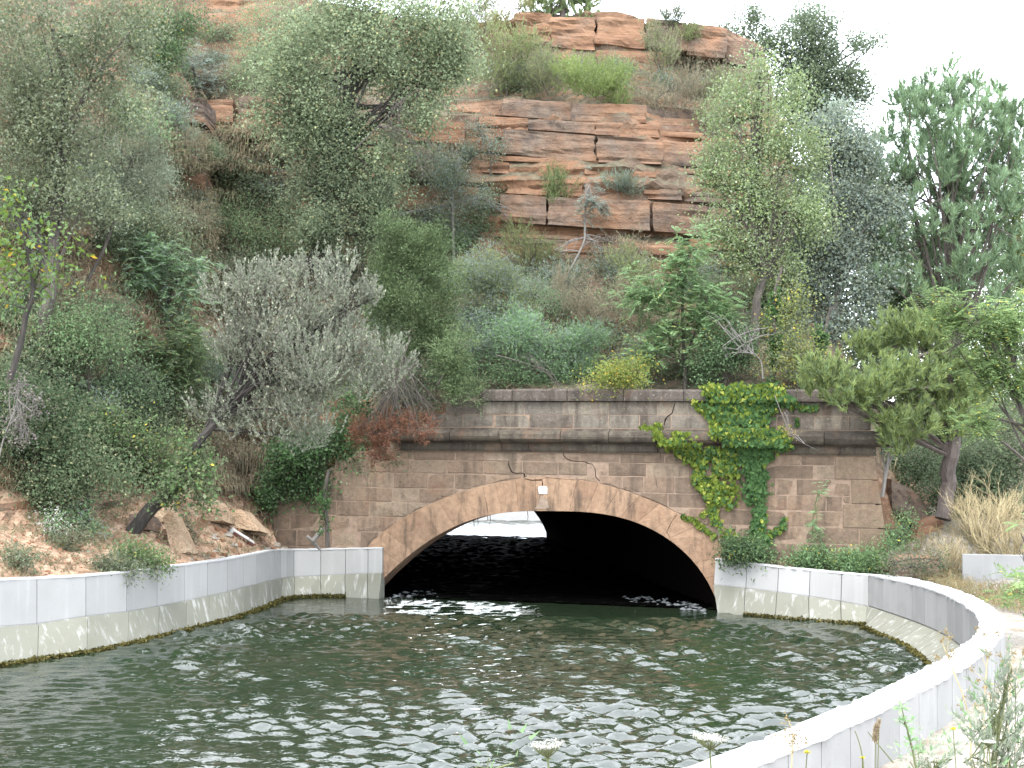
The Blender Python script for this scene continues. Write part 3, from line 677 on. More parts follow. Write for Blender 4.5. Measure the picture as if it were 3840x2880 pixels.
PRS = [(0, 1.6), (1.2, 3.3), (2.6, 4.4), (4.4, 5.8), (8.6, 8.3), (9.4, 10.3), (10.4, 12.4), (13, 14.2), (14, 15), (16, 14), (26, 6)]
PRE = [(0, 1.2), (1.2, 1.9), (2.6, 2.7), (4.4, 3.4), (8.6, 4.6), (9.4, 5), (10.4, 5.5), (13, 5.8), (14, 6), (16, 5.8), (26, 4)]
il = [i for i, x in enumerate(jx)]
ST = [(lpt(0), (-60, 10), PRL), (lpt(8), (-55, 35), PRL), (lpt(14), (-45, 50), PRL), (lpt(18), (-37, 54), PRL), (lpt(22), (-30, 57), PRM), (lpt(27), (-22, 59), PRM),
      (tuple(pw(-3.6, 0, -.85)[:2]), (-19, 60), PRC), (tuple(pw(-1.0, 0, -.9)[:2]), (-12, 60), PRC), (tuple(pw(1.5, 0, -.75)[:2]), (-5, 60), PRT), (tuple(pw(7, 0, -.75)[:2]), (3.5, 60), PRT),
      (tuple(pw(10.5, 0, -.75)[:2]), (7.5, 60), PRR), (tuple(pw(12.2, 0, -.75)[:2]), (9.3, 60), PRR), (tuple(pw(12.9, 0, -1.6)[:2]), (10.2, 60), PRS), ((11.2, 33.8), (13, 60), PRE), ((18, 35), (24, 60), PRE)]
sw = np.array([0, 1, 1, 1, 1, 1.2, .6, 1, 1, 1.6, 1.2, .8, .6, .9, 2]); sk = np.cumsum(sw); NS, ND = 300, 235
sq = np.linspace(0, sk[-1], NS)
toe = np.array([s_[0] for s_ in ST]); end = np.array([s_[1] for s_ in ST]); pr = np.array([s_[2] for s_ in ST], float)
def itp(A): return np.stack([np.interp(sq, sk, A[..., k].reshape(len(ST), -1)[:, 0]) for k in range(A.shape[-1])], -1)
T_ = itp(toe); E_ = itp(end); dirs = unit(E_-T_)
PK = np.stack([[np.interp(sq, sk, pr[:, i, k]) for i in range(pr.shape[1])] for k in (0, 1)], -1)   # (K,NS,2)
D_ = np.zeros((NS, ND)); Z_ = np.zeros((NS, ND))
for i in range(NS):
    d, z = PK[:, i, 0], PK[:, i, 1]; a = np.concatenate([[0], np.cumsum(np.hypot(np.diff(d), np.diff(z)))]); tt = np.linspace(0, a[-1], ND); D_[i] = np.interp(tt, a, d); Z_[i] = np.interp(tt, a, z)
P3 = np.stack([T_[:, None, 0]+dirs[:, None, 0]*D_, T_[:, None, 1]+dirs[:, None, 1]*D_, Z_], -1)
strat = P3[..., 2]+.055*P3[..., 0]
steep = np.clip(np.abs(np.gradient(Z_, axis=1))/(np.abs(np.gradient(D_, axis=1))+1e-3)/4, 0, 1)
edge = np.clip(D_/1.2, 0, 1)*np.clip((D_[:, -1:]-D_)/3, 0, 1)
band = vnoise(np.stack([strat*1.9, P3[..., 0]*.06, P3[..., 1]*.06], -1), 3)+.6*vnoise(np.stack([strat*5.2, P3[..., 0]*.1, P3[..., 1]*.1], -1), 4)
big = fbm(P3*.28, 11, 4); fine = fbm(P3*[1.6, 1.6, 2.4], 12, 4)
off = (-.24*band*steep-.55*big-.26*fine)*edge
P3[..., 0] += dirs[:, None, 0]*off; P3[..., 1] += dirs[:, None, 1]*off; P3[..., 2] += (.25*fbm(P3*.5, 21, 3)+.10*fine)*edge*(1-steep)
idx = np.arange(NS*ND).reshape(NS, ND); qf = np.stack([idx[:-1, :-1], idx[1:, :-1], idx[1:, 1:], idx[:-1, 1:]], -1).reshape(-1, 4)
hill = obj('hillside', mesh_np('hillside', P3.reshape(-1, 3), qf, False), None, kind='structure')
m, t, p, out = nodes('hillside'); P = pos(t)
g = t.nodes.new('ShaderNodeNewGeometry'); sx = t.nodes.new('ShaderNodeSeparateXYZ'); t.links.new(g.outputs['Normal'], sx.inputs[0]); px_ = t.nodes.new('ShaderNodeSeparateXYZ'); t.links.new(g.outputs['Position'], px_.inputs[0])
lay = noise(t, 1., 6, pos(t, (.22, .22, 2.6)), .62); n1 = noise(t, .5, 6, P, .62); n2 = noise(t, 4., 6, P, .68)
rock = ramp(t, lay, [(.28, (.185, .10, .06)), (.48, (.30, .17, .102)), (.62, (.345, .215, .14)), (.76, (.23, .135, .086))])
rock = mix(t, ramp(t, n1, [(.44, (0, 0, 0)), (.56, (.9,)*3)]), rock, (.15, .115, .085))
soil = ramp(t, n2, [(.3, (.27, .17, .11)), (.5, (.45, .30, .20)), (.7, (.56, .42, .31))])
litter = ramp(t, n2, [(.3, (.09, .08, .052)), (.7, (.20, .175, .12))])
hz = ramp(t, px_.outputs['Z'], [(0, (1, 1, 1)), (1, (1, 1, 1))])
mr = N(t, 'ShaderNodeMapRange'); mr.inputs['From Min'].default_value = 2.6; mr.inputs['From Max'].default_value = 4.2; t.links.new(px_.outputs['Z'], mr.inputs['Value'])
flatc = mix(t, mr.outputs[0], soil, litter)
st_ = N(t, 'ShaderNodeMapRange'); st_.inputs['From Min'].default_value = .45; st_.inputs['From Max'].default_value = .75
t.links.new(sx.outputs['Z'], st_.inputs['Value'])
c = mix(t, st_.outputs[0], rock, flatc)
c = mix(t, 1., c, ramp(t, n2, [(.3, (.72,)*3), (.7, (1.2,)*3)]), 'MULTIPLY')
setbase(t, p, c); p.inputs['Roughness'].default_value = 1; p.inputs['Specular IOR Level'].default_value = .15
h = N(t, 'ShaderNodeMath', operation='ADD'); t.links.new(n2, h.inputs[0]); t.links.new(lay, h.inputs[1]); bump(t, p, h.outputs[0], .9, .12)
hill.data.materials.append(m)
BH = BVHTree.FromPolygons([tuple(v) for v in P3.reshape(-1, 3)], [tuple(q) for q in qf])
gq = qd[keep]; BG = BVHTree.FromPolygons([tuple(v) for v in V], [tuple(q) for q in gq])
def hit(px, py, which=None):
    d = Vector(unit(ray(px, py))); best = None
    for b in ((BH, BG) if which is None else (which,)):
        r = b.ray_cast(Vector(C0), d)
        if r[0] is not None and (best is None or r[3] < best[1]): best = (np.array(r[0]), r[3])
    return best[0] if best else aty(px, py, 45.)
def down(P, off=0.):
    """nearest ground below or above a point"""
    best = None
    for b in (BH, BG):
        r = b.ray_cast(Vector((P[0], P[1], 40)), Vector((0, 0, -1)))
        if r[0] is not None and (best is None or r[0].z > best): best = r[0].z
    return np.array([P[0], P[1], (best if best is not None else P[2])+off])

# ------------------------------------------------------------------ rock shapes
def subcube(n):
    V = {}; Fc = []
    def vid(p): return V.setdefault(tuple(p), len(V))
    for ax in range(3):
        for sd_ in (0, n):
            for i in range(n):
                for j in range(n):
                    q = []
                    for di, dj in ((0, 0), (1, 0), (1, 1), (0, 1)):
                        p = [0, 0, 0]; p[ax] = sd_; p[(ax+1) % 3] = i+di; p[(ax+2) % 3] = j+dj; q.append(vid(p))
                    Fc.append(q if sd_ else q[::-1])
    return np.array(list(V.keys()), float)/n, np.array(Fc)
SC = {n: subcube(n) for n in (3, 4, 6, 10)}
def rockbox(name, corners, mat, n=6, amp=.08, frq=1.1, rnd=.12, seed=0, parent=None, off=(0, 0, 0), strata=0.):
    """corners: 8 points, index = x + 2*y + 4*z of the unit cube"""
    U, Fc = SC[n]; c = np.array(corners, float); P = 0
    q = U-.5; q = q*(1-rnd*(np.linalg.norm(q, axis=1, keepdims=True)/.866)**3); Uq = q+.5
    for i in range(8):
        wgt = 1
        for a in range(3): wgt = wgt*(Uq[:, a] if (i >> a) & 1 else 1-Uq[:, a])
        P = P+wgt[:, None]*c[i]
    ctr = c.mean(0); d = unit(P-ctr)
    P = P+d*(fbm(P*frq, seed, 4)*amp*2)[:, None]
    if strata: P = P-unit((P-ctr)*[1, 1, 0])*(np.clip(vnoise(np.stack([P[:, 2]*6, P[:, 0]*.3, P[:, 1]*.3], -1), seed+5), 0, 1)*strata)[:, None]
    return obj(name, mesh_np(name, P-np.array(off), Fc), mat, parent)
# sandstone ledges of the cliff: px range, top and bottom rows at both ends, how far they stand out
LED = [
 # (x0, x1, top0, top1, bot0, bot1, proud, mat)
 (1690, 1885, 388, 378, 418, 424, .25, 's'), (1888, 2140, 372, 388, 430, 450, .45, 's'), (2146, 2420, 388, 398, 451, 458, .40, 's'), (2424, 2700, 398, 420, 457, 470, .35, 's'),
 (1800, 1980, 440, 446, 470, 482, .15, 'o'), (1985, 2228, 452, 462, 482, 500, .28, 's'), (2232, 2470, 462, 470, 502, 514, .30, 's'), (2474, 2720, 470, 484, 515, 530, .22, 's'),
 (1884, 2232, 484, 512, 573, 604, .60, 's'), (2240, 2480, 512, 528, 606, 613, .58, 's'), (2484, 2740, 528, 540, 614, 632, .50, 's'),
 (1744, 1802, 486, 492, 560, 570, .18, 'o'), (1520, 1738, 450, 462, 522, 540, .50, 'o'),
 (1800, 1905, 600, 612, 640, 650, .10, 'o'), (1900, 2180, 690, 700, 722, 735, .20, 'o'), (2200, 2560, 690, 720, 735, 748, .20, 's'),
 (1880, 2046, 732, 740, 826, 838, .55, 's'), (2054, 2216, 740, 746, 840, 852, .52, 's'), (2220, 2432, 748, 756, 852, 862, .56, 's'), (2452, 2650, 760, 776, 864, 882, .50, 's'), (2656, 2860, 778, 800, 884, 900, .35, 's'),
 (1480, 1650, 690, 700, 780, 790, .40, 'o'), (1655, 1790, 700, 706, 795, 810, .35, 'o'),
 (2080, 2330, 916, 920, 940, 950, .40, 'o'), (2336, 2580, 922, 926, 950, 955, .45, 'o'), (2590, 2800, 900, 905, 930, 940, .35, 'o'),
 (596, 764, 356, 372, 428, 440, .55, 's'), (590, 760, 430, 442, 452, 458, .45, 'o'), (770, 870, 378, 376, 470, 478, .1, 'o'), (897, 1060, 362, 380, 470, 484, .50, 's'),
 (463, 640, 678, 690, 704, 706, .7, 's'), 
 (1146, 1290, 10, 20, 90, 100, .5, 's'), (1080, 1140, 130, 135, 170, 180, .3, 's'),
 (1935, 2060, 50, 58, 150, 165, .35, 'o'), (2066, 2230, 66, 66, 175, 185, .30, 'o'), (2236, 2420, 62, 70, 160, 180, .45, 'o'), (2424, 2580, 66, 80, 170, 190, .40, 's'), (2586, 2720, 84, 110, 200, 215, .4, 's'), (2724, 2860, 112, 180, 230, 262, .35, 's'),
 (2240, 2500, 190, 200, 235, 250, .2, 'o'), (2620, 2830, 236, 262, 280, 300, .35, 's'),
 (174, 330, 805, 810, 870, 880, .35, 'o'), (190, 300, 885, 890, 930, 930, .25, 'o'), (1890, 2010, 1060, 1066, 1120, 1126, .3, 's'), (2220, 2330, 1204, 1214, 1244, 1250, .3, 's'),
]
rl = random.Random(4)
for y in range(384, 960, 17):                                  # thin beds between the thick ones
    x = 1860+rl.uniform(-60, 60)
    while x < 2760:
        L_ = rl.uniform(160, 520); tl = (x-1880)*.045; t2 = tl+L_*.045; hh = rl.uniform(8, 15)
        if rl.random() < .62: LED.append((x, x+L_, y+tl, y+t2+rl.uniform(-2, 2), y+hh+tl, y+hh+t2+rl.uniform(-2, 2), rl.uniform(-.02, .13), rl.choice('oos')))
        x += L_+rl.uniform(5, 60)
for i, (x0, x1, t0, t1, b0, b1, pr_, mk) in enumerate(LED):
    pr_ = pr_*.62; nn_ = 10 if b0-t0 > 26 else 6
    D0 = min(hit(x0, (t0+b0)/2, BH)[1], hit(x0, b0, BH)[1]); D1 = min(hit(x1, (t1+b1)/2, BH)[1], hit(x1, b1, BH)[1]); Dm = min(hit((x0+x1)/2, (t0+t1+b0+b1)/4, BH)[1], 52)
    D0 = np.clip(D0, Dm-.45, Dm+.45)-pr_; D1 = np.clip(D1, Dm-.45, Dm+.45)-pr_; th = 1.5
    x0 -= 5; x1 += 5; t0 -= 4; t1 -= 4; b0 += 2; b1 += 2
    f = [aty(x0, b0, D0), aty(x1, b1, D1), aty(x0, b0, D0)+[0, th, 0], aty(x1, b1, D1)+[0, th, 0], aty(x0, t0, D0), aty(x1, t1, D1), aty(x0, t0, D0)+[0, th, 0], aty(x1, t1, D1)+[0, th, 0]]
    rockbox('sandstone_ledge', f, M['sandstone'] if mk == 's' else M['sandstone_orange'], nn_, .10 if max(t0, t1) < 185 and x0 > 1900 else .05 if nn_ == 10 else .03, 1.5, .015, i*7, hill, strata=.2 if max(t0, t1) < 185 else .13 if nn_ == 10 else .04)
# boulders and rubble of the left bank, rocks beside the portal
def slab(label, pts, D, thick, cat='rock', mat=None, group=None, seed=0, amp=.05, name='boulder', n=6):
    """pts: four outline points in the photograph, turned into a block of real thickness resting on the bank"""
    P = [aty(x, y, D+dd) for (x, y), dd in zip(pts, (0, 0, .25, .25))]       # bottom left, bottom right, top right, top left
    bk = np.array([.12, thick, -.15*thick])
    c = [P[0], P[1], P[0]+bk, P[1]+bk, P[3], P[2], P[3]+bk, P[2]+bk]; ctr = np.mean(c, 0)
    o = rockbox(name, c, mat or M['slab'], n, amp, 1.7, .16, seed, None, ctr); o.location = ctr; return tag(o, label, cat, group)
def hd(x, y, o=.0): return hit(x, y)[1]-o
slab('tall tilted orange sandstone slab leaning on the bank beside the dark trunk', [(640, 2075), (715, 2080), (640, 1905), (598, 1935)], hd(660, 2060, .2), .5, seed=1)
slab('flat tan slab with a broken red face, high on the rubble bank', [(845, 1975), (990, 2000), (905, 1905), (850, 1912)], hd(900, 1990, .15), .7, seed=2)
slab('long ochre sandstone block lying in front of the broken slab', [(895, 2000), (1005, 2012), (985, 1975), (900, 1955)], hd(950, 2005, .3), .4, seed=3)
slab('flat yellowish stone capping the rubble near the tunnel wall', [(1035, 1950), (1125, 1962), (1128, 1935), (1040, 1930)], hd(1080, 1955, .25), .6, seed=4)
slab('rounded reddish boulder under the yellowish flat stone', [(1015, 2005), (1090, 2010), (1080, 1955), (1020, 1960)], hd(1050, 2000, .1), .6, seed=5, amp=.08)
slab('small pale squared stone near the right end of the bank', [(1085, 2050), (1128, 2052), (1125, 2015), (1090, 2014)], hd(1105, 2045, .1), .3, seed=6, amp=.03, n=4)
slab('brown buried rock half hidden left of the leaning slab', [(470, 1990), (560, 1990), (545, 1925), (480, 1920)], hd(520, 1985, .1), .7, seed=7, mat=M['sandstone'], amp=.08)
slab('orange outcrop behind the leaning slab and trunk', [(560, 1960), (640, 1965), (610, 1860), (560, 1870)], hd(600, 1955, .1), .8, seed=8, amp=.1)
slab('tan rock face behind the orange rubble', [(720, 1960), (850, 1960), (800, 1870), (735, 1875)], hd(780, 1955, .05), .8, seed=9, amp=.1)
for k, (x, y, s_) in enumerate([(782, 2010, 16), (835, 2000, 14), (790, 2060, 14), (755, 2085, 10), (812, 2090, 12), (860, 2040, 10), (1020, 2040, 14), (1050, 2055, 11), (700, 2095, 9), (985, 2055, 10), (925, 1995, 12), (1150, 2050, 12), (840, 2085, 13), (770, 2030, 9)]):
    slab('small pale angular stone '+('right of the tilted slab, close to the wall top' if x < 775 and y > 2050 else 'between the tilted slab and the broken slab' if x < 850 and y < 2035 else 'below the white topped stake, just above the wall' if y > 2055 and x < 900 else 'beside the long ochre block' if x < 1000 else 'under the yellowish flat stone near the tunnel wall'), [(x-s_, y+s_*.6), (x+s_, y+s_*.7), (x+s_*.8, y-s_*.6), (x-s_*.7, y-s_*.5)], hd(x, y, .05), .16, 'stone', M['path'], 'loose stones on the left bank', 20+k, .02, 'stone', 3)
slab('large dark red boulder leaning in shade right of the portal', [(3345, 1930), (3480, 1985), (3500, 1900), (3330, 1765)], 33.2, 1.3, seed=31, amp=.12, mat=M['sandstone'])
slab('rounded earthy boulder below the pine trunk', [(3425, 2075), (3560, 2080), (3540, 1930), (3440, 1950)], 31.6, 1.0, seed=32, amp=.12, mat=M['sandstone_orange'])
slab('reddish rock at the foot of the portal corner', [(3335, 2050), (3400, 2055), (3390, 1985), (3330, 1975)], 32.3, .6, seed=33, amp=.08, mat=M['sandstone'])
slab('low ruined masonry block with dead creeper beside the path', [(3345, 2172), (3535, 2178), (3538, 2078), (3345, 2072)], 29.6, .8, 'ruined wall', M['sandstone'], seed=34, amp=.03, name='ruined_block')
# rubble: too many stones to count
rng = np.random.default_rng(8); mb = MB(); U, Fc = SC[3]
for k in range(420):
    x = rng.uniform(0, 1180); y = rng.uniform(1890, 2160); P = hit(x, y, BH)
    if P[2] > 3.4 or P[1] > 36: continue
    s_ = .02+.075*rng.random()**3
    if x < 600 and s_ > .05: s_ *= .5
    q = (U-.5)*s_*2*rng.uniform(.6, 1.3, 3); q = q*(1-.25*(np.linalg.norm(U-.5, axis=1, keepdims=True)/.866)**2); q += fbm(q*9+k, k, 2)[:, None]*s_*.3
    a = rng.uniform(0, 6.28); q = q@np.array([[math.cos(a), -math.sin(a), 0], [math.sin(a), math.cos(a), 0], [0, 0, 1]]); mb.add(q+P, [tuple(f) for f in Fc])
o = obj('rubble', mb.mesh('rubble'), M['soil'], kind='stuff'); o['label'] = 'loose orange rubble strewn over the left bank'
# short concrete barrier at the far right
A = aty(3610, 2166, 29.4); Bp = aty(3880, 2172, 29.1); hgt = 85/4800*29.4; bk = np.array([.1, .3, 0]); zz = np.array([0, 0, hgt]); dn = np.array([0, 0, .4])
mb = MB(); c = (A+Bp)/2; mb.add(np.array([A-dn, Bp-dn, Bp+bk-dn, A+bk-dn, A+zz, Bp+zz, Bp+bk+zz, A+bk+zz])-c, HEXF)
o = obj('concrete_barrier', mb.mesh('concrete_barrier'), M['panel2'], loc=tuple(c)); tag(o, 'short grey concrete barrier among dry grass at the far right', 'barrier')
# white painted stake lying on the rubble
a_, b_ = aty(868, 1992, hd(868, 1992, .12)), aty(950, 2042, hd(950, 2042, .12)); c = (a_+b_)/2
root = thing('stake', 'white topped reddish stake lying on the orange rubble', 'stake', tuple(c)); mb = MB(); tube(mb, bez(a_-c, (0, 0, 0), b_-c, 5), [.075, .07, .065, .065, .055], 6); obj('wood', mb.mesh('wood'), flat('stake_red', (.16, .06, .045)), root)
mb = MB(); tube(mb, bez(a_-c+[0, -.02, .03], (0, -.02, .035), b_-c+[0, -.02, .03], 7), [.08, .062, .066, .06, .064, .058, .045], 6); obj('white_crust', mb.mesh('white_crust'), M['whitepaint'], root)
for k, (p0, p1, r_, lb) in enumerate([((1172, 2030), (1214, 1980), .07, 'pale broken stick propped against the wall foot'), ((1150, 2010), (1200, 2062), .05, 'grey root crossing the rubble by the wall foot')]):
    A, B = aty(*p0, 32.6), aty(*p1, 32.7); c = (A+B)/2; mb = MB(); tube(mb, bez(A-c, (0.02, 0, .03), B-c, 4), [r_, r_*.9, r_*.9, r_*.7], 6); o = obj('stick', mb.mesh('stick'), M['greytwig'], loc=tuple(c)); tag(o, lb, 'stick')
# ================================================================== PLANTS
def kite(P, A, Nn, L, W, fold=.18):
    """folded four-cornered leaves: base, side, tip, side"""
    A = unit(A); B = unit(np.cross(Nn, A)); Nn = np.cross(A, B); L = np.reshape(L, (-1, 1)); W = np.reshape(W, (-1, 1))
    f = Nn*W*fold
    return np.stack([P, P+A*L*.45+B*W*.5+f, P+A*L, P+A*L*.45-B*W*.5+f], 1)
def blade3(P, A, Nn, L, W):
    A = unit(A); B = unit(np.cross(Nn, A)); L = np.reshape(L, (-1, 1)); W = np.reshape(W, (-1, 1)); return np.stack([P-B*W*.5, P+B*W*.5, P+A*L], 1)
def qmesh(name, Q, off):
    if Q.shape[1] == 3: Q = Q.reshape(-1, 3)-np.array(off); return mesh_np(name, Q, np.arange(len(Q)).reshape(-1, 3))
    Q = Q.reshape(-1, 3)-np.array(off); return mesh_np(name, Q, np.arange(len(Q)).reshape(-1, 4))
def subblobs(bl, rng):
    out = []
    for c, rx, ry, rz in bl:
        R_ = np.array([rx, ry, rz])
        if max(R_) < .45: out.append((c, rx, ry, rz)); continue
        out.append((c, rx*.62, ry*.62, rz*.62)); m_ = 9 if max(R_) < 1.2 else 15
        for _ in range(m_):
            d = rdir(rng, 1)[0]; d[1] = -abs(d[1]) if rng.random() < .65 else d[1]; k = rng.uniform(.22, .5)
            out.append((c+d*R_*rng.uniform(.5, .98), rx*k*rng.uniform(.8, 1.2), ry*k, rz*k*rng.uniform(.7, 1.1)))
    return out
def blobpts(bl, n, rng, shell=.5):
    """bl: (centre, rx, ry, rz) ellipsoids; clump centres mostly in the outer half of the crown"""
    vol = np.array([b[1]*b[3]*1. for b in bl]); k = rng.choice(len(bl), n, p=vol/vol.sum())
    d = rdir(rng, n); r = rng.random(n)**(1/3.); r = shell+(1-shell)*r if shell else r
    r = np.where(rng.random(n) < .75, r, rng.random(n)**.5)*rng.normal(1, .10, n)
    c = np.array([b[0] for b in bl])[k]; R_ = np.array([[b[1], b[2], b[3]] for b in bl])[k]
    return c+d*r[:, None]*R_, d
def world_blobs(blobs, D, dep=.75):
    out = []
    for b in blobs:
        x, y, rx, ry = b[:4]; d = D+(b[4] if len(b) > 4 else 0.); c = aty(x, y, d); out.append((c, rx*d/F, min(rx, ry*1.6)*d/F*dep, ry*d/F))
    return out
def make_leaves(kind, bl, n, leaf, rng, clump=.16, up=.45, per=14):
    L, W = leaf; fs, fn = dict(oval=(1.08, 1.45), brush=(1.15, 1.75), pinnate=(1.05, 1.3), scale=(1.25, 1.9), needle=(1.1, 2.1))[kind]
    if n > 1000: L *= fs; W *= fs*(1.35 if kind in ('needle', 'scale', 'brush') else 1.1); n = int(n*fn*.53)
    nc = max(4, n//per); cc, od = blobpts(subblobs(bl, rng), nc, rng, .35)
    lo = min(b[0][2]-b[3] for b in bl)
    k = rng.integers(0, nc, n); sz = rng.uniform(.6, 1.5, nc)[k, None]*clump
    P = cc[k]+rng.normal(size=(n, 3))*sz; o = od[k]
    if kind == 'oval':
        A = unit(rdir(rng, n)+o*.35+[0, 0, -.25]); Nn = unit(rdir(rng, n)*.8+[0, -.15, up]); s = rng.uniform(.6, 1.25, n)
        return kite(P, A, Nn, L*s, W*s)
    if kind == 'brush':                       # twigs with small leaves pointing along an upright shoot
        sh = unit(od[k]*.6+np.array([0, 0, .9])+rng.normal(0, .18, (nc, 3))[k]); tt = rng.random(n)
        P = cc[k]+sh*(tt[:, None]-.3)*clump*3.4+rng.normal(0, .018, (n, 3))*(clump/.16)
        A = unit(sh+rdir(rng, n)*.55); s = rng.uniform(.6, 1.2, n)
        return blade3(P, A, rdir(rng, n), L*s, W*s)
    if kind == 'pinnate':
        m_ = 7; A = unit(rdir(rng, n)*[1, 1, .4]+o*.6+[0, 0, -.12]); Nn = unit(rdir(rng, n)*.35+[0, -.25, 1]); B = unit(np.cross(Nn, A)); s = rng.uniform(.7, 1.2, n)
        out = []
        for j in range(m_):
            f = (j+.7)/m_; base = P+A*(L*s*f)[:, None]-np.array([0, 0, 1.])*(L*s*f*f*.25)[:, None]
            for sg in ((-1, 1) if j < m_-1 else (0,)):
                a = unit(A*.45+B*sg) if sg else A
                out.append(kite(base, a, Nn+rdir(rng, n)*.25, W*s*(1-.35*abs(f-.45)), W*.42*s, .1))
        return np.concatenate(out)
    if kind == 'scale':                       # feathery juniper / tamarisk sprays
        sh = unit(od[k]*.7+np.array([0, -.1, .35])+rng.normal(0, .35, (nc, 3))[k]); tt = rng.random(n)
        P = cc[k]+sh*(tt[:, None]-.2)*clump*2.6+rng.normal(0, .06, (n, 3))*(clump/.16); A = unit(sh+rdir(rng, n)*.6); s = rng.uniform(.6, 1.4, n)
        return blade3(P, A, rdir(rng, n), L*s, W*s)
    if kind == 'needle':                      # pine: shoots with brushes of needles
        sh = unit(od*.55+np.array([0, -.05, .85])+rng.normal(0, .22, (nc, 3))); ln = rng.uniform(.18, .42, nc)
        tt = rng.random(n); P = cc[k]+sh[k]*(tt*ln[k])[:, None]
        A = unit(sh[k]*(.85+.5*tt[:, None])+rdir(rng, n)*.7); s = rng.uniform(.7, 1.15, n)
        return blade3(P, A, rdir(rng, n), L*s, W*s)
def limb_tubes(mb, trunk, trad, bl, rng, nl=3, ntw=14, tw=.010, droop=.0, ang=.35, sides=6):
    trunk = np.array(trunk); n = len(trunk)
    t = np.linspace(0, n-1, n*5-4); ii = np.minimum(t.astype(int), n-2); f = (t-ii)[:, None]; p0 = trunk[np.maximum(ii-1, 0)]; p1 = trunk[ii]; p2 = trunk[ii+1]; p3 = trunk[np.minimum(ii+2, n-1)]
    pts = .5*((2*p1)+(-p0+p2)*f+(2*p0-5*p1+4*p2-p3)*f**2+(-p0+3*p1-3*p2+p3)*f**3)
    pts += np.stack([fbm(pts*1.3, s_, 3) for s_ in (1, 2, 3)], 1)*trad[0]*.8
    rad = np.interp(np.linspace(0, 1, len(pts)), np.linspace(0, 1, len(trad)), trad); tube(mb, pts, rad, sides+1)
    for c, rx, ry, rz in bl:
        for _ in range(nl):
            i = int(len(pts)*rng.uniform(ang, .98)); a = pts[i]; e = c+rdir(rng, 1)[0]*np.array([rx, ry, rz])*.55
            if e[2] < a[2]-1.2: i = int(len(pts)*.35); a = pts[i]
            midp = (a+e)/2+rdir(rng, 1)[0]*.12*np.linalg.norm(e-a)+[0, 0, .10*np.linalg.norm(e-a)]
            lp = bez(a, midp, e, 7); r0 = max(min(rad[i]*.5, .055), tw*1.8); tube(mb, lp, np.linspace(r0, tw, 7), 4)
            for _ in range(max(1, ntw//nl)):
                b0 = lp[rng.integers(2, 7)]; q = c+rdir(rng, 1)[0]*np.array([rx, ry, rz])*rng.uniform(.5, 1.05)
                if np.linalg.norm(q-b0) > 2.2: q = b0+(q-b0)*.55
                tube(mb, bez(b0, (b0+q)/2+rdir(rng, 1)[0]*.12+[0, 0, -droop*.5], q-[0, 0, droop*rng.random()], 4), [tw*.9, tw*.7, tw*.5, tw*.3], 3)
def plant(name, label, cat, kind, mat, blobs, n, leaf, D=None, trunk=None, trad=(.06, .03), base=None, bark='bark', group=None, clump=.16, seed=None, nl=2, ntw=10, tw=.008, droop=0, up=.45, per=14, dep=.75, mat2=None, frac2=0., margin=.35, ang=.35, leafname='foliage'):
    seed = seed if seed is not None else int(sum(b[0]*3+b[1] for b in blobs)) % 99991
    rng = np.random.default_rng(seed)
    if D is None:
        bx, by = base if base else (np.mean([b[0] for b in blobs]), max(b[1]+b[3]*.5 for b in blobs)); D = hit(bx, by)[1]-margin
    bl = world_blobs(blobs, D, dep)
    if trunk is None:
        bx, by = base if base else (blobs[0][0], max(b[1]+b[3] for b in blobs)); b0 = aty(bx, by, D); top = bl[0][0]
        dz = down(b0)
        if abs(dz[2]-b0[2]) < 1.5: b0 = dz-[0, 0, .05]
        tr = [b0, (b0+top)/2+rdir(rng, 1)[0]*.08, top]
    else: tr = [aty(q[0], q[1], D+(q[2] if len(q) > 2 else 0)) for q in trunk]
    root = thing(name, label, cat, tuple(tr[0]), group); L = np.array(tr[0])
    mb = MB(); limb_tubes(mb, np.array(tr)-L, trad, [(c-L, a, b, d) for c, a, b, d in bl], rng, nl, ntw, tw, droop, ang)
    obj('trunk' if trad[0] > .05 else 'stems', mb.mesh('stems'), M[bark], root)
    if n:
        Q = make_leaves(kind, bl, n, leaf, rng, clump, up, per)
        if mat2:
            k = rng.random(len(Q)) < frac2; obj(leafname, qmesh(leafname, Q[~k], L), M['l_'+mat], root, 'stuff'); obj(leafname, qmesh(leafname, Q[k], L), M['l_'+mat2], root, 'stuff')
        else: obj(leafname, qmesh(leafname, Q, L), M['l_'+mat], root, 'stuff')
    return root

# ---- the wooded slope on the left
plant('holm_oak', 'tall grey green holm oak filling the top left corner', 'tree', 'oval', 'oak', [(120, 150, 330, 250), (330, 420, 250, 250), (90, 560, 260, 220), (480, 130, 200, 160), (250, 720, 250, 140), (60, 760, 160, 130)], 42000, (.075, .040), 29.5, [(150, 1600), (165, 1300), (190, 1000), (200, 650), (240, 350), (200, 100)], (.19, .16, .12, .08, .05), nl=4, ntw=16, mat2='olive', frac2=.28)
plant('willow_leaved_shrub', 'pale narrow leaved shrub below the crown of the holm oak', 'shrub', 'oval', 'olive', [(480, 600, 130, 170), (420, 760, 190, 110), (590, 650, 90, 130)], 15000, (.085, .022), 31., [(330, 1050), (400, 900), (450, 760), (500, 560)], (.05, .02), ntw=14)
plant('shrub', 'dark green shrub near the top between holm oak and orange rock', 'shrub', 'oval', 'dark', [(620, 150, 130, 150), (540, 270, 110, 90), (720, 90, 70, 90)], 12000, (.07, .038), None, clump=.2, mat2='green', frac2=.3)
plant('shrub', 'tall mid green bush above the ledge right of the orange rock', 'shrub', 'oval', 'ash', [(960, 200, 100, 170), (1050, 70, 130, 120), (900, 300, 70, 70)], 12000, (.065, .03), None, clump=.2, mat2='heath', frac2=.35)
